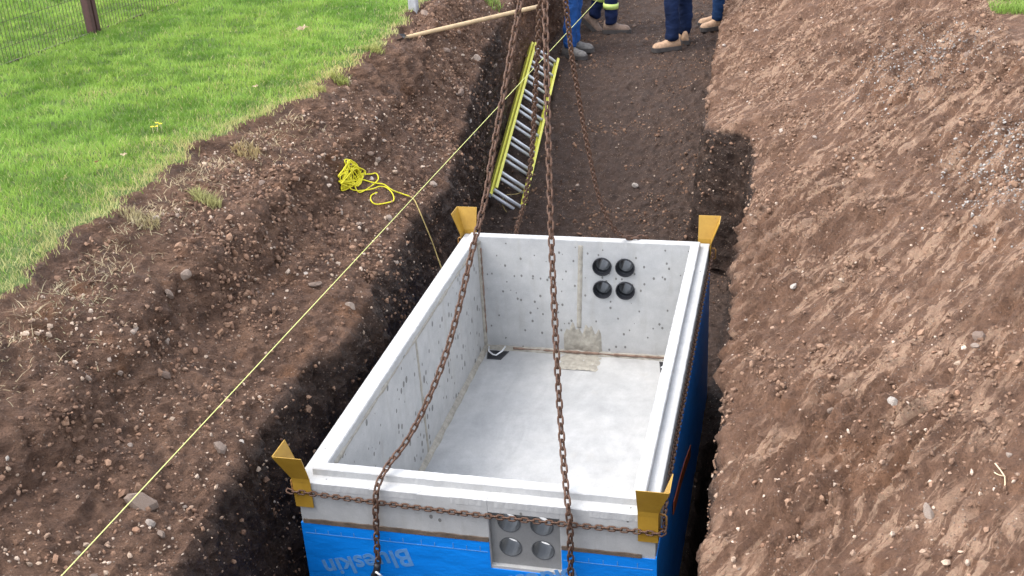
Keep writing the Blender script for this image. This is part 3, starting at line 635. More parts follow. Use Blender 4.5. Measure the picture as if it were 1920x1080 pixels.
def chain(name, pts, label, mesh, pitch, group, roll0=.5):
    c = catmull(pts, 14); d = np.r_[0,np.cumsum(np.linalg.norm(np.diff(c,axis=0),axis=1))]; n = int(d[-1]/pitch); root = empty(name, tuple(c[-1]), label, 'chain', group)
    up = Vector((0,0,1)); s_prev = None
    for i in range(n):
        s = (i+.5)*d[-1]/n; p = Vector([np.interp(s,d,c[:,k]) for k in range(3)]); q = Vector([np.interp(min(s+pitch*.5,d[-1]),d,c[:,k]) for k in range(3)])-Vector([np.interp(max(s-pitch*.5,0),d,c[:,k]) for k in range(3)])
        t = q.normalized()
        if s_prev is None: s_, w = frame_at(t)
        else: s_ = (s_prev-t*s_prev.dot(t)).normalized(); w = t.cross(s_)
        s_prev = s_; w = t.cross(s_); m = Matrix((t,s_,w)).transposed().to_4x4(); rr = roll0+(math.pi/2 if i%2 else 0)+random.uniform(-.12,.12)
        o = bpy.data.objects.new('link', mesh); link(o, root); o.matrix_world = Matrix.Translation(p) @ m @ Matrix.Rotation(rr,4,'X') 
        o.matrix_parent_inverse = Matrix.Identity(4); o.location = p - root.location
    return root
SG = 'rusty sling chains of the hoist'
APX = (.779,1.175,1.93)
chain('lifting_chain', [APX,(.746,1.05,1.703),(.726,.98,1.579),(.706,.9,1.437),(.688,.8,1.281),(.657,.67,1.052),(.644,.6,.93),(.607,.5,.755),(.563,.4,.546),(.517,.31,.376),(.458,.22,.227),(.4,.14,.12),(.352,.06,.066),(.331,-.012,.02),(.322,-.030,-.06),(.314,-.032,-.16),(.306,-.032,-.26),(.303,-.032,-.325)],
      'rusty chain hanging over the front rim to a black hook at the bottom left', LINK, .0295, SG)
chain('lifting_chain', [APX,(.807,1.05,1.702),(.82,.98,1.578),(.834,.9,1.457),(.858,.77,1.243),(.879,.66,1.062),(.906,.52,.824),(.928,.42,.613),(.949,.33,.442),(.977,.22,.239),(1.009,.1,.115),(1.042,-.012,.02),(1.05,-.030,-.06),(1.049,-.032,-.16),(1.046,-.032,-.30),(1.044,-.032,-.45)],
      'rusty chain crossing the vault floor and hanging down beside the front ducts', LINK, .0295, SG)
chain('lifting_chain', [APX,(.74,1.3,1.659),(.706,1.4,1.492),(.654,1.55,1.255),(.601,1.7,1.03),(.493,2.,.582),(.409,2.18,.311),(.351,2.28,.16),(.303,2.37,.052),(.293,2.408,-.03),(.291,2.412,-.15),(.29,2.412,-.3)],
      'rusty chain running in front of the ladder down behind the back rim', LINK, .0295, SG)
chain('lifting_chain', [APX,(.802,1.32,1.655),(.809,1.42,1.487),(.789,1.62,1.203),(.786,1.75,1.01),(.784,1.88,.802),(.793,1.99,.593),(.803,2.09,.403),(.823,2.17,.256),(.85,2.245,.145),(.884,2.29,.075),(.93,2.318,.046),(.978,2.335,.042),(1.01,2.36,.040),(1.02,2.405,-.01),(1.02,2.412,-.12),(1.02,2.412,-.28)],
      'slack rusty chain draped onto the back rim above the round ducts', LINK, .0295, SG)
# ring and cable that the slings hang from (above the picture)
ring = empty('hoist_ring', (.779,1.175,1.97), 'heavy steel hoist ring joining the four sling chains', 'ring')
tube('ring', [(.779+.06*math.cos(a),1.175,2.0+.075*math.sin(a)) for a in np.linspace(0,2*math.pi,25)], .011, M['rust'], ring); tube('hoist_cable', [(.779,1.175,2.06),(.779,1.175,3.5),(.779,1.175,9)], .009, M['steel'], ring)
# hook at the lower end of the front left sling
hk = empty('sling_hook', (.303,-.035,-.40), 'black sling hook at the end of the front left chain', 'hook')
tube('hook_body', [(.300,-.036,-.318),(.300,-.038,-.335),(.296,-.040,-.352),(.284,-.043,-.372),(.285,-.046,-.395),(.300,-.048,-.408),(.318,-.046,-.398),(.324,-.043,-.378)], [.012,.014,.014,.013,.014,.014,.010,.006], M['black'], hk, 10)
tube('hook_latch', [(.297,-.052,-.345),(.312,-.056,-.352),(.322,-.052,-.366)], .0045, M['alu'], hk)
# strap of chain round the rim, through the staples of the guards
PC = 'chain strapped round the vault'
xs0, xs1 = -.030, WX+.030
chain('rim_chain', [(xs0,-.018,-.030),(-.012,-.020,-.036),(.03,-.0145,-.038),(.15,-.012,-.045),(.32,-.0115,-.052),(.6,-.012,-.060),(.85,-.012,-.064),(1.1,-.012,-.064),(1.28,-.0145,-.062),(WX+.012,-.0195,-.060),(xs1,-.005,-.058),(xs1-.002,.03,-.056),(xs1-.012,.15,-.056),(xs1-.018,.6,-.058),(xs1-.018,1.2,-.06),(xs1-.018,1.9,-.055),(xs1-.012,2.28,-.046),(xs1-.004,2.36,-.042)],
      'thin rusty chain strapped across the front and right side of the vault', LINK_S, .0225, None, .8)

# ------------------------------------------------------------ ladder lying along the left wall
LPt = Vector((-.5317,4.8322,-.7128)); lv = Vector((-.018356,.25734,.06205)); lu = Vector((.22429,.06018,-.18323))
lad = empty('extension_ladder', tuple(LPt+lu*.5), 'yellow fibreglass extension ladder with aluminium rungs leaning along the left trench wall', 'ladder')
vn, un = lv.normalized(), lu.normalized(); nn_ = vn.cross(un).normalized()
if nn_.z < 0: nn_ = -nn_
def rail(p0, p1, side, off, mat=M['frp'], wf=.036, d=.05):
    """C channel rail; side = direction in which the flanges point"""
    bm = bmesh.new(); th = .005
    for (a0,a1,n0,n1) in ((0,th,-d/2,d/2),(th,wf*.6,d/2-th,d/2),(th,wf*.6,-d/2,-d/2+th)):
        c = [p0+side*a+nn_*(nq+off) for a,nq in ((a0,n0),(a1,n0),(a1,n1),(a0,n1))]; e_ = [q+(p1-p0) for q in c]; A_ = [bm.verts.new(q) for q in c]; B_ = [bm.verts.new(q) for q in e_]
        for k in range(4): bm.faces.new((A_[k],A_[(k+1)%4],B_[(k+1)%4],B_[k]))
        bm.faces.new(A_[::-1]); bm.faces.new(B_)
    return obj('rail', bmmesh('rail',bm), mat, lad)
a0, a1 = -.16, 9.45
for off, s0, s1, ins in ((.0,a0,a1,0),(.042,.10,9.25,.014)):
    rail(LPt+lv*s0-un*(.006-ins), LPt+lv*s1-un*(.006-ins), un, off); rail(LPt+lu+lv*s0+un*(.012-ins), LPt+lu+lv*s1+un*(.012-ins), -un, off)
for i in range(10):
    for off, ins, sh in ((.0,0,0),(.042,.014,.06)):
        p = LPt+lv*(i+sh)+nn_*off; tube('rung', [p+un*(ins-.004), p+lu-un*(ins-.010)], .0135, M['alu'], lad, 10)
for q in (LPt-un*.006, LPt+lu+un*.006):
    p = q+lv*a0; bm = bmesh.new(); bmesh.ops.create_cube(bm,size=1); m = Matrix((un*.03,vn*.05,nn_*.06)).transposed().to_4x4(); m.translation = p-vn*.02; bmesh.ops.transform(bm,matrix=m,verts=bm.verts); obj('rubber_foot', bmmesh('rubber_foot',bm), M['black'], lad)
rc = [LPt+lu+lv*2.4+nn_*.07-un*.03, LPt+lu+lv*1.3+nn_*.06-un*.03+Vector((0,0,-.02)), LPt+lu*.85+lv*.7+Vector((0,0,.03)), LPt+lu*.45+lv*.35+Vector((0,0,-.0)), LPt+lu*.42+lv*.0+Vector((0,0,-.03)), LPt+lu*.7-lv*.2+Vector((0,0,-.03)), LPt+lu*.95-lv*.1+nn_*.03]
tube('pull_rope', catmull([tuple(q) for q in rc],8), .0028, M['rope_dirty'], lad, 5)

# ------------------------------------------------------------ ropes and string
S0 = Vector((.085,-1.381,.70)); S1_ = Vector((.29,5.228,.70)); sdir = (S1_-S0)/(S1_.y-S0.y)
st0 = S0+sdir*(-2.85+1.381); st1 = S0+sdir*(15.6+1.381)
tag(tube('string_line', [st0, S0, S1_, st1], .0015, M['string'], None, 6), 'taut yellow string line stretched diagonally above the left bank', 'string')
for q,lab in ((st0,'wooden stake holding the near end of the string line'),(st1,'wooden stake holding the far end of the string line')):
    p,_n = drop(q.x,q.y); tag(box('string_stake',(q.x-.02,q.x+.02,q.y-.02,q.y+.02,p.z-.2,.78),M['wood'],None,.003), lab, 'stake')

def on_ground(xy, lift=.006):
    p, n = drop(xy[0], xy[1]); return p+n*lift
# tangled rope on the bank with a tail that hangs down the cut to the vault
rp = empty('rope_coil', tuple(on_ground((-.60,2.28),0)), 'tangled bright yellow rope heaped on the left bank', 'rope')
loops = []
cen = np.array((-.590,2.305)); e1 = np.array((.2,.98)); e2 = np.array((-.98,.2))
for i in range(85):
    a = i*.9+random.uniform(-.25,.25); r1 = .085+.015*math.sin(i*1.7)+random.uniform(-.04,.02); r2 = .017+random.uniform(-.010,.006)
    sh = np.array((random.uniform(-.006,.006),random.uniform(-.016,.016))); p = cen+e1*math.cos(a)*r1+e2*math.sin(a)*r2+sh
    if i % 9 == 0: p = np.array((-.612+random.uniform(-.006,.008),2.14+random.uniform(-.015,.03)))
    loops.append(tuple(on_ground(p, .006+.018*random.random())))
tube('coil', catmull(loops,7), .0038, M['rope'], rp, 5)
def lay(L, lift=.008): return catmull([tuple(on_ground(p, lift)) for p in L], 6)
tube('loose_loop', lay([(-.568,2.385),(-.543,2.44),(-.52,2.464),(-.501,2.431),(-.51,2.384),(-.524,2.331),(-.533,2.292),(-.556,2.261),(-.576,2.266),(-.6,2.31)]), .0038, M['rope'], rp, 6)
tube('loose_loop', lay([(-.594,2.24),(-.581,2.218),(-.566,2.259),(-.528,2.295),(-.492,2.328),(-.477,2.375),(-.447,2.391),(-.406,2.365),(-.389,2.343),(-.396,2.284),(-.446,2.227),(-.472,2.227),(-.49,2.288),(-.47,2.311)],.010), .0038, M['rope'], rp, 6)
tube('rope_end', lay([(-.559,2.352),(-.511,2.387),(-.463,2.404),(-.413,2.404),(-.38,2.437),(-.337,2.455)],.012), .0038, M['rope'], rp, 6)
q0 = on_ground((-.337,2.455),.012)
tube('hanging_tail', catmull([tuple(q0),(-.30,2.445,.168),(-.262,2.40,.125),(-.232,2.385,.054),(-.195,2.375,-.049),(-.17,2.36,-.12),(-.12,2.30,-.22),(-.09,2.24,-.34)],8), .0035, M['rope_dirty'], rp, 6)

# ------------------------------------------------------------ shovel lying on the far left bank
sh0, sh1 = Vector((-.885,4.16,.672)), Vector((-.20,5.42,.615))
sv = empty('shovel', tuple(sh0), 'long wooden handled shovel half buried on the left bank behind the ladder', 'shovel')
tube('handle', [sh0.lerp(sh1,t) for t in np.linspace(0,1,9)], [.013,.015,.016,.016,.016,.016,.016,.017,.016], M['wood'], sv, 8)
sdv = (sh1-sh0).normalized(); ss, sw_ = frame_at(sdv); bm = bmesh.new(); rg = []
for t,w,b in ((.03,.015,.004),(-.02,.04,.006),(-.05,.085,.012),(-.14,.095,.014),(-.21,.07,.01),(-.25,.01,.004)):
    rg.append([bm.verts.new(sh0+sdv*t+ss*w*k-Vector((0,0,1))*(b*(1-k*k)*2-.004)+Vector((0,0,.02))) for k in (-1,-.5,0,.5,1)])
for a,b in zip(rg,rg[1:]):
    for k in range(4): bm.faces.new((a[k],a[k+1],b[k+1],b[k]))
bmesh.ops.solidify(bm, geom=bm.faces[:], thickness=.003); obj('blade', bmmesh('blade',bm), M['steel'], sv, True)

# ------------------------------------------------------------ grey post and wire fence on the lawn
pp = on_ground((-1.03,4.87),0); bm = bmesh.new(); box_bm(bm,pp.x-.032,pp.x+.032,pp.y-.03,pp.y+.03,pp.z-.25,pp.z+1.1,.006)
tag(obj('lawn_post', bmmesh('lawn_post',bm), M['greywood']), 'weathered grey wooden post at the edge of the lawn', 'post')
fa, fb = Vector((-3.56,2.55,0)), Vector((-3.02,6.75,0)); fdir = (fb-fa).normalized(); fn = Vector((fdir.y,-fdir.x,0)); fmid = Vector((-3.265,4.157,0)); fz = .70
fdir = Vector((.11,1,0)).normalized(); fn = Vector((fdir.y,-fdir.x,0)); PANEL = 2.45
def fence_post(p):
    g = fence
    for k in (-1,1):
        bm = bmesh.new(); c = p+fdir*.026*k
        A_ = [c+fdir*a*.017+fn*b*.03 for a,b in ((-1,-1),(1,-1),(1,1),(-1,1))]; lo = [bm.verts.new((q.x,q.y,fz-.2)) for q in A_]; hi = [bm.verts.new((q.x,q.y,fz+1.25)) for q in A_]
        for i in range(4): bm.faces.new((lo[i],lo[(i+1)%4],hi[(i+1)%4],hi[i]))
        bm.faces.new(hi); bm.faces.new(lo[::-1]); obj('post', bmmesh('post',bm), M['fence'], g)
    return g
fence = empty('wire_fence', (fmid.x,fmid.y,fz), 'brown wire mesh fence across the top left corner of the lawn', 'fence')
def fence_panel(p, q, rail_mat):
    d = (q-p).normalized(); L = (q-p).length; g = fence; bm = bmesh.new(); n = int(L/.034)
    for i in range(n):
        c = p+d*(L*(i+.5)/n); zb = fz+.02
        tube_bm(bm, [(c.x,c.y,zb),(c.x,c.y,fz+1.2)], .0023, 4, False)
    for z in np.arange(fz+.12,fz+1.2,.16): tube_bm(bm, [(p.x,p.y,z)+(0,0,0)[:0],(q.x,q.y,z)], .0014, 4, False)
    obj('wire_mesh', bmmesh('wire_mesh',bm), M['wire'], g)
    for z,nm in ((fz+.014,'bottom_rail'),(fz+1.2,'top_rail')):
        bm = bmesh.new(); A_ = [(a,b) for a,b in ((-.008,-.008),(.008,-.008),(.008,.008),(-.008,.008))]
        lo = [bm.verts.new(p+fn*a+Vector((0,0,z+b))) for a,b in A_]; hi = [bm.verts.new(q+fn*a+Vector((0,0,z+b))) for a,b in A_]
        for i in range(4): bm.faces.new((lo[i],lo[(i+1)%4],hi[(i+1)%4],hi[i]))
        bm.faces.new(lo[::-1]); bm.faces.new(hi); obj(nm, bmmesh(nm,bm), rail_mat if nm == 'bottom_rail' else M['fence'], g)
fp = [fmid-fdir*PANEL, fmid, fmid+fdir*PANEL, fmid+fdir*PANEL*2]
for q in fp: fence_post(q)
for a,b,m_ in ((0,1,M['wire']),(1,2,M['fence']),(2,3,M['fence'])): fence_panel(fp[a]+fdir*.05, fp[b]-fdir*.05, m_)

# ------------------------------------------------------------ workers standing on the trench floor
def cloth(name, c, fold=.02):
    t = NT(name); n_ = t.noise(9,5,.6); f_ = t.noise(7,3,.5,t.pos((1,1,2.2)),1.0); w = t.noise(300,2)
    return t.done(t.mix(.3, t.ramp(n_, [(.3,tuple(x*.65 for x in c)),(.7,tuple(x*1.3 for x in c))]), t.ramp(w,[(.3,.35),(.7,.65)]),'OVERLAY'), .9, t.bump(f_, fold, .9), 0, .2)
M['jeans'] = cloth('bright_blue_jeans',(.02,.082,.27)); M['navy'] = cloth('navy_coverall',(.012,.022,.07)); M['darkjeans'] = cloth('dark_blue_jeans',(.008,.017,.052)); M['bluejeans'] = cloth('mid_blue_jeans',(.012,.036,.10))
M['shirt'] = cloth('grey_work_shirt',(.12,.12,.13)); M['vest'] = cloth('orange_work_vest',(.75,.20,.03)); M['skin'] = simple('skin',(.52,.33,.25),.55,0,.1); M['hair'] = simple('brown_hair',(.06,.035,.02),.7); M['helmet'] = simple('white_hard_hat',(.75,.75,.73),.35,0,.05)
M['boot_grey'] = simple('grey_boot_leather',(.20,.185,.17),.75,0,.35,40,.002); M['boot_tan'] = simple('tan_boot_leather',(.50,.32,.20),.75,0,.3,40,.002); M['boot_brown'] = simple('brown_boot_leather',(.26,.18,.135),.75,0,.3,40,.002); M['sole'] = simple('boot_sole',(.085,.075,.07),.85,0,.3)
M['hivis'] = simple('hi_vis_tape',(.62,.78,.22),.5,0,.1); M['silver'] = simple('reflective_tape',(.62,.62,.60),.35,.2,.1)
def boot(parent, at, direc, pitch, up_mat, L=.285):
    """at = ground point under the ankle; direc = toe direction"""
    d = Vector((direc[0],direc[1],0)).normalized(); s = Vector((-d.y,d.x,0)); z = Vector((0,0,1))
    if pitch: d, z = (d*math.cos(pitch)-z*math.sin(pitch)), (z*math.cos(pitch)+d*math.sin(pitch))
    at = Vector(at); bm = bmesh.new(); rg = []
    secs = [(-.085,.028,.075),(-.075,.036,.125),(-.045,.040,.140),(-.005,.041,.140),(.03,.041,.118),(.065,.044,.098),(.105,.048,.084),(.145,.050,.080),(.172,.046,.072),(.190,.034,.056),(.197,.020,.045)]
    for t,w,h in secs:
        row = []
        for k in range(12):
            a = math.pi*k/11; x = math.cos(a); y_ = math.sin(a)**.7; row.append(bm.verts.new(at+d*t+s*w*(abs(x)**.75*(1 if x>0 else -1))*(1-.25*y_*(h>.1))+z*(.022+(h-.022)*y_)))
        rg.append(row)
    for a,b in zip(rg,rg[1:]):
        for k in range(11): bm.faces.new((a[k],a[k+1],b[k+1],b[k]))
        bm.faces.new((a[11],a[0],b[0],b[11]))
    bm.faces.new(rg[0][::-1]); bm.faces.new(rg[-1]); o = obj('boot', bmmesh('boot',bm), up_mat, parent, True)
    bm = bmesh.new(); top,bot = [],[]
    out = [(t,w+.009) for t,w,h in secs]; out = [(out[0][0]-.008,out[0][1]*.8)]+out+[(out[-1][0]+.01,out[-1][1]*.75)]
    loop_ = [(t,w) for t,w in out]+[(t,-w) for t,w in out[::-1]]
    for t,w in loop_: top.append(bm.verts.new(at+d*t+s*w+z*.037)); bot.append(bm.verts.new(at+d*t+s*w*.96+z*(-.004)))
    bm.faces.new(top); bm.faces.new(bot[::-1]); n_ = len(top)
    for k in range(n_): bm.faces.new((bot[k],bot[(k+1)%n_],top[(k+1)%n_],top[k]))
    obj('sole', bmmesh('sole',bm), M['sole'], o)
    bm = bmesh.new()
    for t in (.03,.05,.07): tube_bm(bm, [at+d*t+s*.028+z*(.118-(t-.03)*.85), at+d*t+z*(.128-(t-.03)*.9), at+d*t-s*.028+z*(.118-(t-.03)*.85)], .0035, 5)
    obj('laces', bmmesh('laces',bm), M['sole'], o)
def person(label, feet, knees, hip, face, mats, boots, bands=(), lean=(0,0)):
    """feet: two (x,y,z,toe dir,pitch); knees: two points; hip: pelvis point; face: facing direction"""
    feet = [(x,y,(drop(x,y,z_+1)[0].z+.004) if not pt_ else z_,d_,pt_) for x,y,z_,d_,pt_ in feet]
    root = empty('person', (hip[0],hip[1],feet[0][2]), label, 'person', 'workers in the trench')
    hip = Vector(hip); f = Vector((face[0],face[1],0)).normalized(); s = Vector((-f.y,f.x,0)); Z = Vector((0,0,1)); ln = Vector((lean[0],lean[1],0))
    V,E_,Rd = [],[],[]
    def add(p, r_, par=None):
        V.append(Vector(p)); Rd.append(r_)
        if par is not None: E_.append((par,len(V)-1))
        return len(V)-1
    pel = add(hip,(.15,.115)); wa = add(hip+Z*.16+ln*.2,(.145,.11),pel); chs = add(hip+Z*.36+ln*.6,(.165,.12),wa); sho = add(hip+Z*.50+ln,(.13,.10),chs); nk = add(hip+Z*.58+ln*1.1,(.058,.06),sho)
    h1 = add(hip+Z*.66+ln*1.15+f*.015,(.072,.082),nk); h2 = add(hip+Z*.76+ln*1.15+f*.02,(.082,.098),h1); h3 = add(hip+Z*.84+ln*1.15+f*.01,(.055,.06),h2)
    cap = []
    for i,sg in enumerate((1,-1)):
        hp = add(hip+s*.09*sg-Z*.08,(.098,.10),pel); th = add((hip+s*.09*sg-Z*.08).lerp(Vector(knees[i]),.5),(.088,.09),hp); kn = add(knees[i],(.072,.074),th)
        fx = Vector(feet[i][:3]); an = fx+Z*.075
        if feet[i][4]: dd = Vector((feet[i][3][0],feet[i][3][1],0)).normalized(); an = fx+Z*.10*math.cos(feet[i][4])+dd*.10*math.sin(feet[i][4])
        cf = add(Vector(knees[i]).lerp(an,.45)-f*.012,(.073,.076),kn); hm = add(Vector(knees[i]).lerp(an,.85),(.068,.074),cf); add(Vector(knees[i]).lerp(an,1.0),(.067,.073),hm); cap.append((Vector(knees[i]),an,fx))
        sl = add(hip+Z*.47+ln+s*.17*sg,(.066,.068),sho); el = add(hip+Z*.21+ln*.8+s*.25*sg-f*.02,(.05,.05),sl); wr = add(hip-Z*.02+ln*.8+s*.24*sg+f*.10,(.032,.036),el); pm = add(hip-Z*.09+ln*.8+s*.235*sg+f*.13,(.022,.040),wr)
        for k,(q,fl_) in enumerate(((-.03,.075),(-.01,.088),(.01,.084),(.03,.068))):
            a_ = add(V[pm]-Z*.035+f*(q+.01),(.010,.010),pm); b_ = add(V[a_]-Z*fl_*.5+f*.008,(.009,.009),a_); add(V[b_]-Z*fl_*.45-s*sg*.012,(.008,.008),b_)
        a_ = add(V[pm]+f*.042-Z*.005,(.011,.011),pm); add(V[a_]+f*.018-Z*.035,(.009,.009),a_)
    me = bpy.data.meshes.new('body'); me.from_pydata([tuple(v) for v in V],E_,[]); tmp = bpy.data.objects.new('tmp',me); col.objects.link(tmp)
    sk = tmp.modifiers.new('s','SKIN'); sk.use_smooth_shade = True
    for i,d in enumerate(me.skin_vertices[0].data): d.radius = Rd[i]; d.use_root = (i == 0)
    sb = tmp.modifiers.new('d','SUBSURF'); sb.levels = sb.render_levels = 2
    bm_ = bpy.data.meshes.new_from_object(tmp.evaluated_get(bpy.context.evaluated_depsgraph_get())); bpy.data.objects.remove(tmp); bm_.materials.clear()
    nv = len(bm_.vertices); co = np.empty(nv*3); bm_.vertices.foreach_get('co',co); co = co.reshape(-1,3)
    legs = co[:,2] < hip.z; dn = fbm(co*np.array([1,1,1.6]),9,3,17)*.016; cc = np.array([(a[0]+a[2])/2 for a in cap])
    for i in (0,1):
        ax = (np.array(cap[i][0])+np.array(cap[i][1]))/2; pass
    vn_ = np.empty(nv*3); bm_.vertex_normals.foreach_get('vector',vn_); co = co + vn_.reshape(-1,3)*(dn*legs)[:,None]; bm_.vertices.foreach_set('co',co.ravel()); bm_.update()
    for m_ in (mats[0],mats[1],M['skin']): bm_.materials.append(m_)
    for p in bm_.polygons:
        c = p.center; lat = abs((c-hip).dot(s)); p.material_index = 2 if (c.z > hip.z+.575 or (lat > .19 and hip.z-.25 < c.z < hip.z)) else (1 if c.z > hip.z+.02 else 0)
    bm_.name = 'body'; body = obj('body', bm_, None, root, True)
    hd = hip+Z*.76+ln*1.15+f*.02
    for sg in (1,-1):
        bm = bmesh.new(); bmesh.ops.create_icosphere(bm,subdivisions=2,radius=.011,matrix=Matrix.Translation(hd+f*.083+s*.032*sg+Z*.005)); obj('eye', bmmesh('eye',bm), M['sole'], body, True)
        bm = bmesh.new(); bmesh.ops.create_icosphere(bm,subdivisions=2,radius=1,matrix=Matrix.Translation(hd+s*.083*sg)@Matrix.Diagonal((.018,.018,.03,1))); obj('ear', bmmesh('ear',bm), M['skin'], body, True)
    tube('nose',[hd+f*.085+Z*.0,hd+f*.107-Z*.03,hd+f*.088-Z*.038],[.007,.012,.006],M['skin'],body,8); tube('mouth',[hd+f*.084-s*.024-Z*.062,hd+f*.090-Z*.064,hd+f*.084+s*.024-Z*.062],[.003,.006,.003],M['boot_brown'],body,6)
    bm = bmesh.new(); bmesh.ops.create_uvsphere(bm,u_segments=20,v_segments=12,radius=1,matrix=Matrix.Translation(hd+Z*.045)@Matrix.Diagonal((.115,.115,.105,1)))
    bmesh.ops.delete(bm,geom=[v for v in bm.verts if v.co.z < hd.z+.03],context='VERTS'); obj('hard_hat', bmmesh('hard_hat',bm), M['helmet'], root, True)
    bm = bmesh.new(); bmesh.ops.create_uvsphere(bm,u_segments=16,v_segments=10,radius=1,matrix=Matrix.Translation(hd-f*.02+Z*.0)@Matrix.Diagonal((.093,.093,.11,1)))
    bmesh.ops.delete(bm,geom=[v for v in bm.verts if (v.co-hd).dot(f) > .03 or v.co.z < hd.z-.07],context='VERTS'); obj('hair', bmmesh('hair',bm), M['hair'], root, True)
    for i in (0,1): boot(root, feet[i][:3], feet[i][3], feet[i][4], boots)
    for i,t,h,kind in bands:
        a,b,_q = cap[i]; p = a.lerp(b,t); ax = (b-a).normalized(); u_,w_ = frame_at(ax); bm = bmesh.new(); rg = []
        for q,rr in ((-h/2,.074),(-h/2,.080),(h/2,.080),(h/2,.074)): rg.append([bm.verts.new(p+ax*q+u_*rr*math.cos(2*math.pi*k/18)+w_*rr*math.sin(2*math.pi*k/18)-f*.008) for k in range(18)])
        for x,y in zip(rg,rg[1:]):
            for k in range(18): bm.faces.new((x[k],x[(k+1)%18],y[(k+1)%18],y[k]))
        obj('reflective_band', bmmesh('reflective_band',bm), M['hivis'] if kind == 'h' else M['silver'], root, True)
    return root
person('worker in bright blue jeans and grey boots beside the ladder top', [(-.42,7.93,-.372,(1,-.1),0),(-.43,7.76,-.383,(.92,-.5),0)], [(-.40,7.96,.10),(-.40,7.78,.09)], (-.42,7.90,.53), (1,-.3), (M['jeans'],M['shirt']), M['boot_grey'])
person('worker in navy trousers with yellow reflective bands walking to the right', [(-.42,8.72,-.285,(1,0),.75),(-.145,8.585,-.347,(1,.05),0)], [(-.26,8.72,.10),(-.13,8.59,.13)], (-.22,8.66,.55), (1,.05), (M['navy'],M['shirt']), M['boot_brown'], ((0,.30,.055,'h'),(1,.47,.055,'h')))
person('worker in dark blue jeans and tan boots in the middle of the trench', [(.65,8.24,-.362,(-.25,1),0),(.555,7.965,-.374,(-.9,-.42),0)], [(.655,8.22,.13),(.55,7.97,.11)], (.61,8.12,.55), (-.7,-.6), (M['darkjeans'],M['vest']), M['boot_tan'])
person('worker in blue jeans and pale boots half hidden by the right bank', [(.95,8.72,-.34,(-.85,-.55),0),(.93,8.90,-.334,(-1,-.25),0)], [(.955,8.72,.12),(.96,8.90,.13)], (.985,8.82,.57), (-.85,-.4), (M['bluejeans'],M['shirt']), M['boot_tan'])

# ------------------------------------------------------------ single rocks, tufts, leaves, twig, orange shape
def rock(x, y, s, label, seed, sink=.25, sub=2, sq=(1,1,1)):
    p,n = drop(x,y); me = rock_mesh('rock', seed, sub, .7, .22); o = bpy.data.objects.new('rock', me); link(o); place(o, p-n*s*sink*.4, n, s, seed*.7); o.scale = (s*sq[0],s*sq[1],s*sq[2]); tag(o,label,'rock','large rocks on the banks')
rock(-.335,-.478,.062,'large pale rock jutting from the lower left bank under the string',611,-.4)
rock(-.262,-.54,.026,'smaller brown rock just below the large pale rock',612,0)
rock(-.533,1.949,.028,'pale angular rock below the yellow rope',613); rock(-.628,2.09,.018,'white stone beside the left end of the yellow rope',614)
rock(-.195,1.133,.032,'grey rounded rock at the edge of the cut left of the vault',615,0); rock(-.379,1.184,.03,'long grey stone beside the string line on the left bank',616,0,2,(1.5,.8,.8))
rock(2.403,.497,.034,'biggest white rock near the right edge of the right bank',617,0); rock(2.385,.44,.018,'small white rock just below the biggest white rock',618,0)
rock(2.11,.167,.03,'pale rock in the middle of the right bank',619); rock(1.918,.272,.02,'pale round pebble left of the pale rock on the right bank',620)
rock(2.044,2.694,.03,'tan rock high on the right bank',621); rock(2.177,-.398,.034,'long bone coloured stone low on the right bank',622,0,2,(1.35,.5,.5)); rock(2.405,-.206,.014,'small cream stone at the lower right edge of the right bank',623,0)
rock(-.557,4.79,.045,'white rock on the bank edge beside the ladder',624,0); rock(-.657,4.411,.034,'tan rock left of the white rock above the ladder',625,0)
rock(1.812,.946,.016,'white stone near the pit edge of the right bank',626,0); rock(-.892,4.735,.06,'flat brown rock at the foot of the grey post',627,0,2,(1.3,.9,.7))
for (x,y,r_,n_,h,c,l) in [(-.87,1.212,.045,260,.06,(.46,.44,.20),'dry grass tuft alone on the left bench'),(-1.0,.86,.06,220,.045,(.50,.42,.24),'straw coloured grass tuft on the near left bench'),(-.905,3.03,.04,160,.05,(.36,.42,.13),'green grass tuft hanging on the bank above the rope'),
    (-.80,5.95,.11,420,.07,(.30,.42,.10),'green grass tuft beside the shovel handle'),(-.965,2.767,.05,200,.05,(.42,.44,.16),'grass tuft at the turf edge above the yellow rope'),(-.968,1.852,.05,180,.05,(.48,.38,.2),'brown grass tuft hanging in the notch of the bank'),(-.937,3.712,.05,200,.05,(.40,.44,.15),'grass tuft left of the shovel blade'),
    (3.13,4.75,.12,500,.085,(.28,.42,.09),'green grass clump on top of the right bank'),(3.2,5.1,.13,450,.085,(.26,.40,.09),'second green grass clump behind the first on the right bank')]:
    tuft('grass_tuft', x, y, r_, n_, h, c, l)
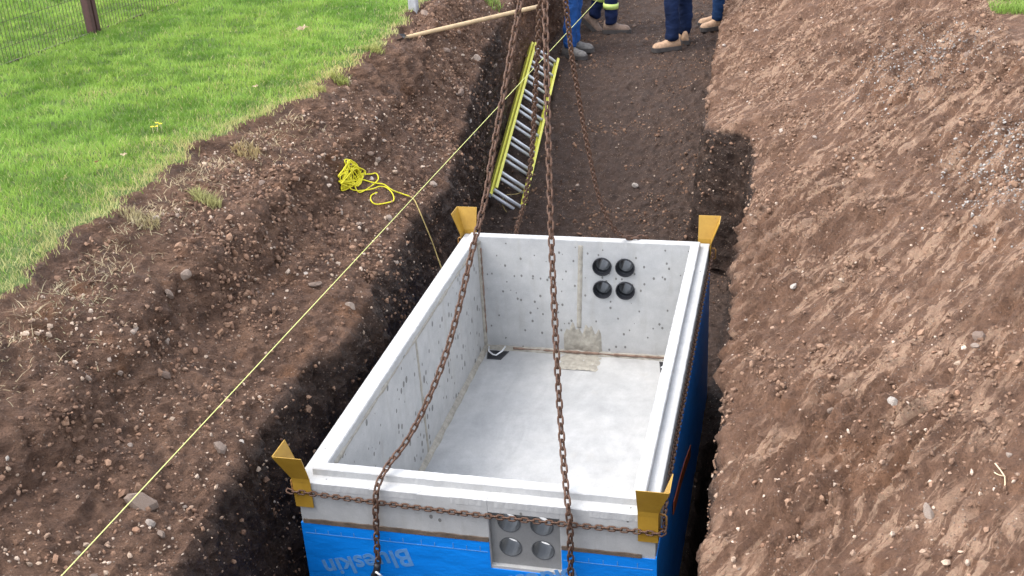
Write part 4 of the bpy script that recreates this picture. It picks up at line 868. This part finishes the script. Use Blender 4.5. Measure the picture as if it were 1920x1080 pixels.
# loose straw lying on the left bench
SP = np.array([on_ground((I(y,[-1,0,1.5,2.5],[-1.0,-1.0,-1.1,-.95])+abs(random.gauss(0,.12)), y), .004)[:] for y in [random.uniform(-.6,2.4) for _ in range(1500)]])
blades('loose_straw', SP, rng.uniform(.01,.03,len(SP)), rng.uniform(.0012,.002,len(SP)), np.array([.55,.46,.30])*rng.uniform(.6,1.2,(len(SP),1)), 'dry straw scattered on the left bench', 'straw', 'stuff', None, 2.6)
def leaf(x, y, s, mat, label, star=True):
    p,n = drop(x,y); p = p+Vector((0,0,.045)); bm = bmesh.new(); N_ = 14; c = bm.verts.new((0,0,.004)); rim = []
    for k in range(N_): a = 2*math.pi*k/N_; r_ = s*(1 if k%2 == 0 else (.45 if star else .8))*random.uniform(.75,1.1); rim.append(bm.verts.new((r_*math.cos(a),r_*math.sin(a),random.uniform(-.2,.35)*s)))
    for k in range(N_): bm.faces.new((c,rim[k],rim[(k+1)%N_]))
    bmesh.ops.solidify(bm, geom=bm.faces[:], thickness=.0006); o = obj('fallen_leaf', bmmesh('fallen_leaf',bm), mat); o.location = p; tag(o,label,'leaf','fallen leaves on the lawn')
leaf(-1.581,4.098,.055,M['leaf'],'large pale dry leaf high on the lawn'); leaf(-1.425,1.469,.020,M['leaf'],'small pale leaf low on the lawn near the turf edge',False); leaf(-1.298,2.695,.022,M['leaf'],'pale leaf in the middle of the lawn near the turf edge',False); leaf(-1.47,1.31,.013,M['leaf_brown'],'small reddish brown leaf at the lower left of the lawn',False)
fw = empty('dandelion', tuple(on_ground((-1.502,1.902),0)), 'yellow flowers in the grass in the middle of the lawn', 'flower')
for k in range(4):
    p = on_ground((-1.502+random.uniform(-.03,.03),1.902+random.uniform(-.03,.03)),0); bm = bmesh.new(); c = bm.verts.new(p+Vector((0,0,.052))); rim = [bm.verts.new(p+Vector((.011*math.cos(a)*random.uniform(.7,1.1),.011*math.sin(a)*random.uniform(.7,1.1),.056))) for a in np.linspace(0,6.28,12,endpoint=False)]
    for q in range(12): bm.faces.new((c,rim[q],rim[(q+1)%12]))
    obj('petals', bmmesh('petals',bm), M['petal'], fw); tube('stem',[p,p+Vector((.002,0,.052))],.0012,M['blade'] if False else M['leaf'],fw,5)
tw = empty('twig', tuple(on_ground((2.38,-.30),0)), 'pale forked twig on the lower right bank', 'twig')
tube('stalk', [on_ground(p,.008) for p in ((2.377,-.347),(2.379,-.32),(2.38,-.303),(2.372,-.278),(2.364,-.254))], .0022, M['leaf'], tw, 5); tube('fork', [on_ground(p,.009) for p in ((2.38,-.303),(2.365,-.300),(2.352,-.290))], .0016, M['leaf'], tw, 5)
# orange strap shape flat against the right side of the vault, not identified
bm = bmesh.new(); rg = []
for k in range(13):
    t = k/12; y = .50+.74*t; z = -.33-.22*t+.006*math.sin(t*9); x = WX+.0065+.003*math.sin(t*7+1)
    rg.append([bm.verts.new(p) for p in ((x,y+.008,z+.026),(x+.004,y+.008,z+.026),(x+.004,y-.008,z-.026),(x,y-.008,z-.026))])
for a,b in zip(rg,rg[1:]):
    for k in range(4): bm.faces.new((a[k],a[(k+1)%4],b[(k+1)%4],b[k]))
bm.faces.new(rg[0][::-1]); bm.faces.new(rg[-1]); tag(obj('band', bmmesh('band',bm), M['orange']), 'dull orange strap in the dark slot along the right side of the vault', 'band')
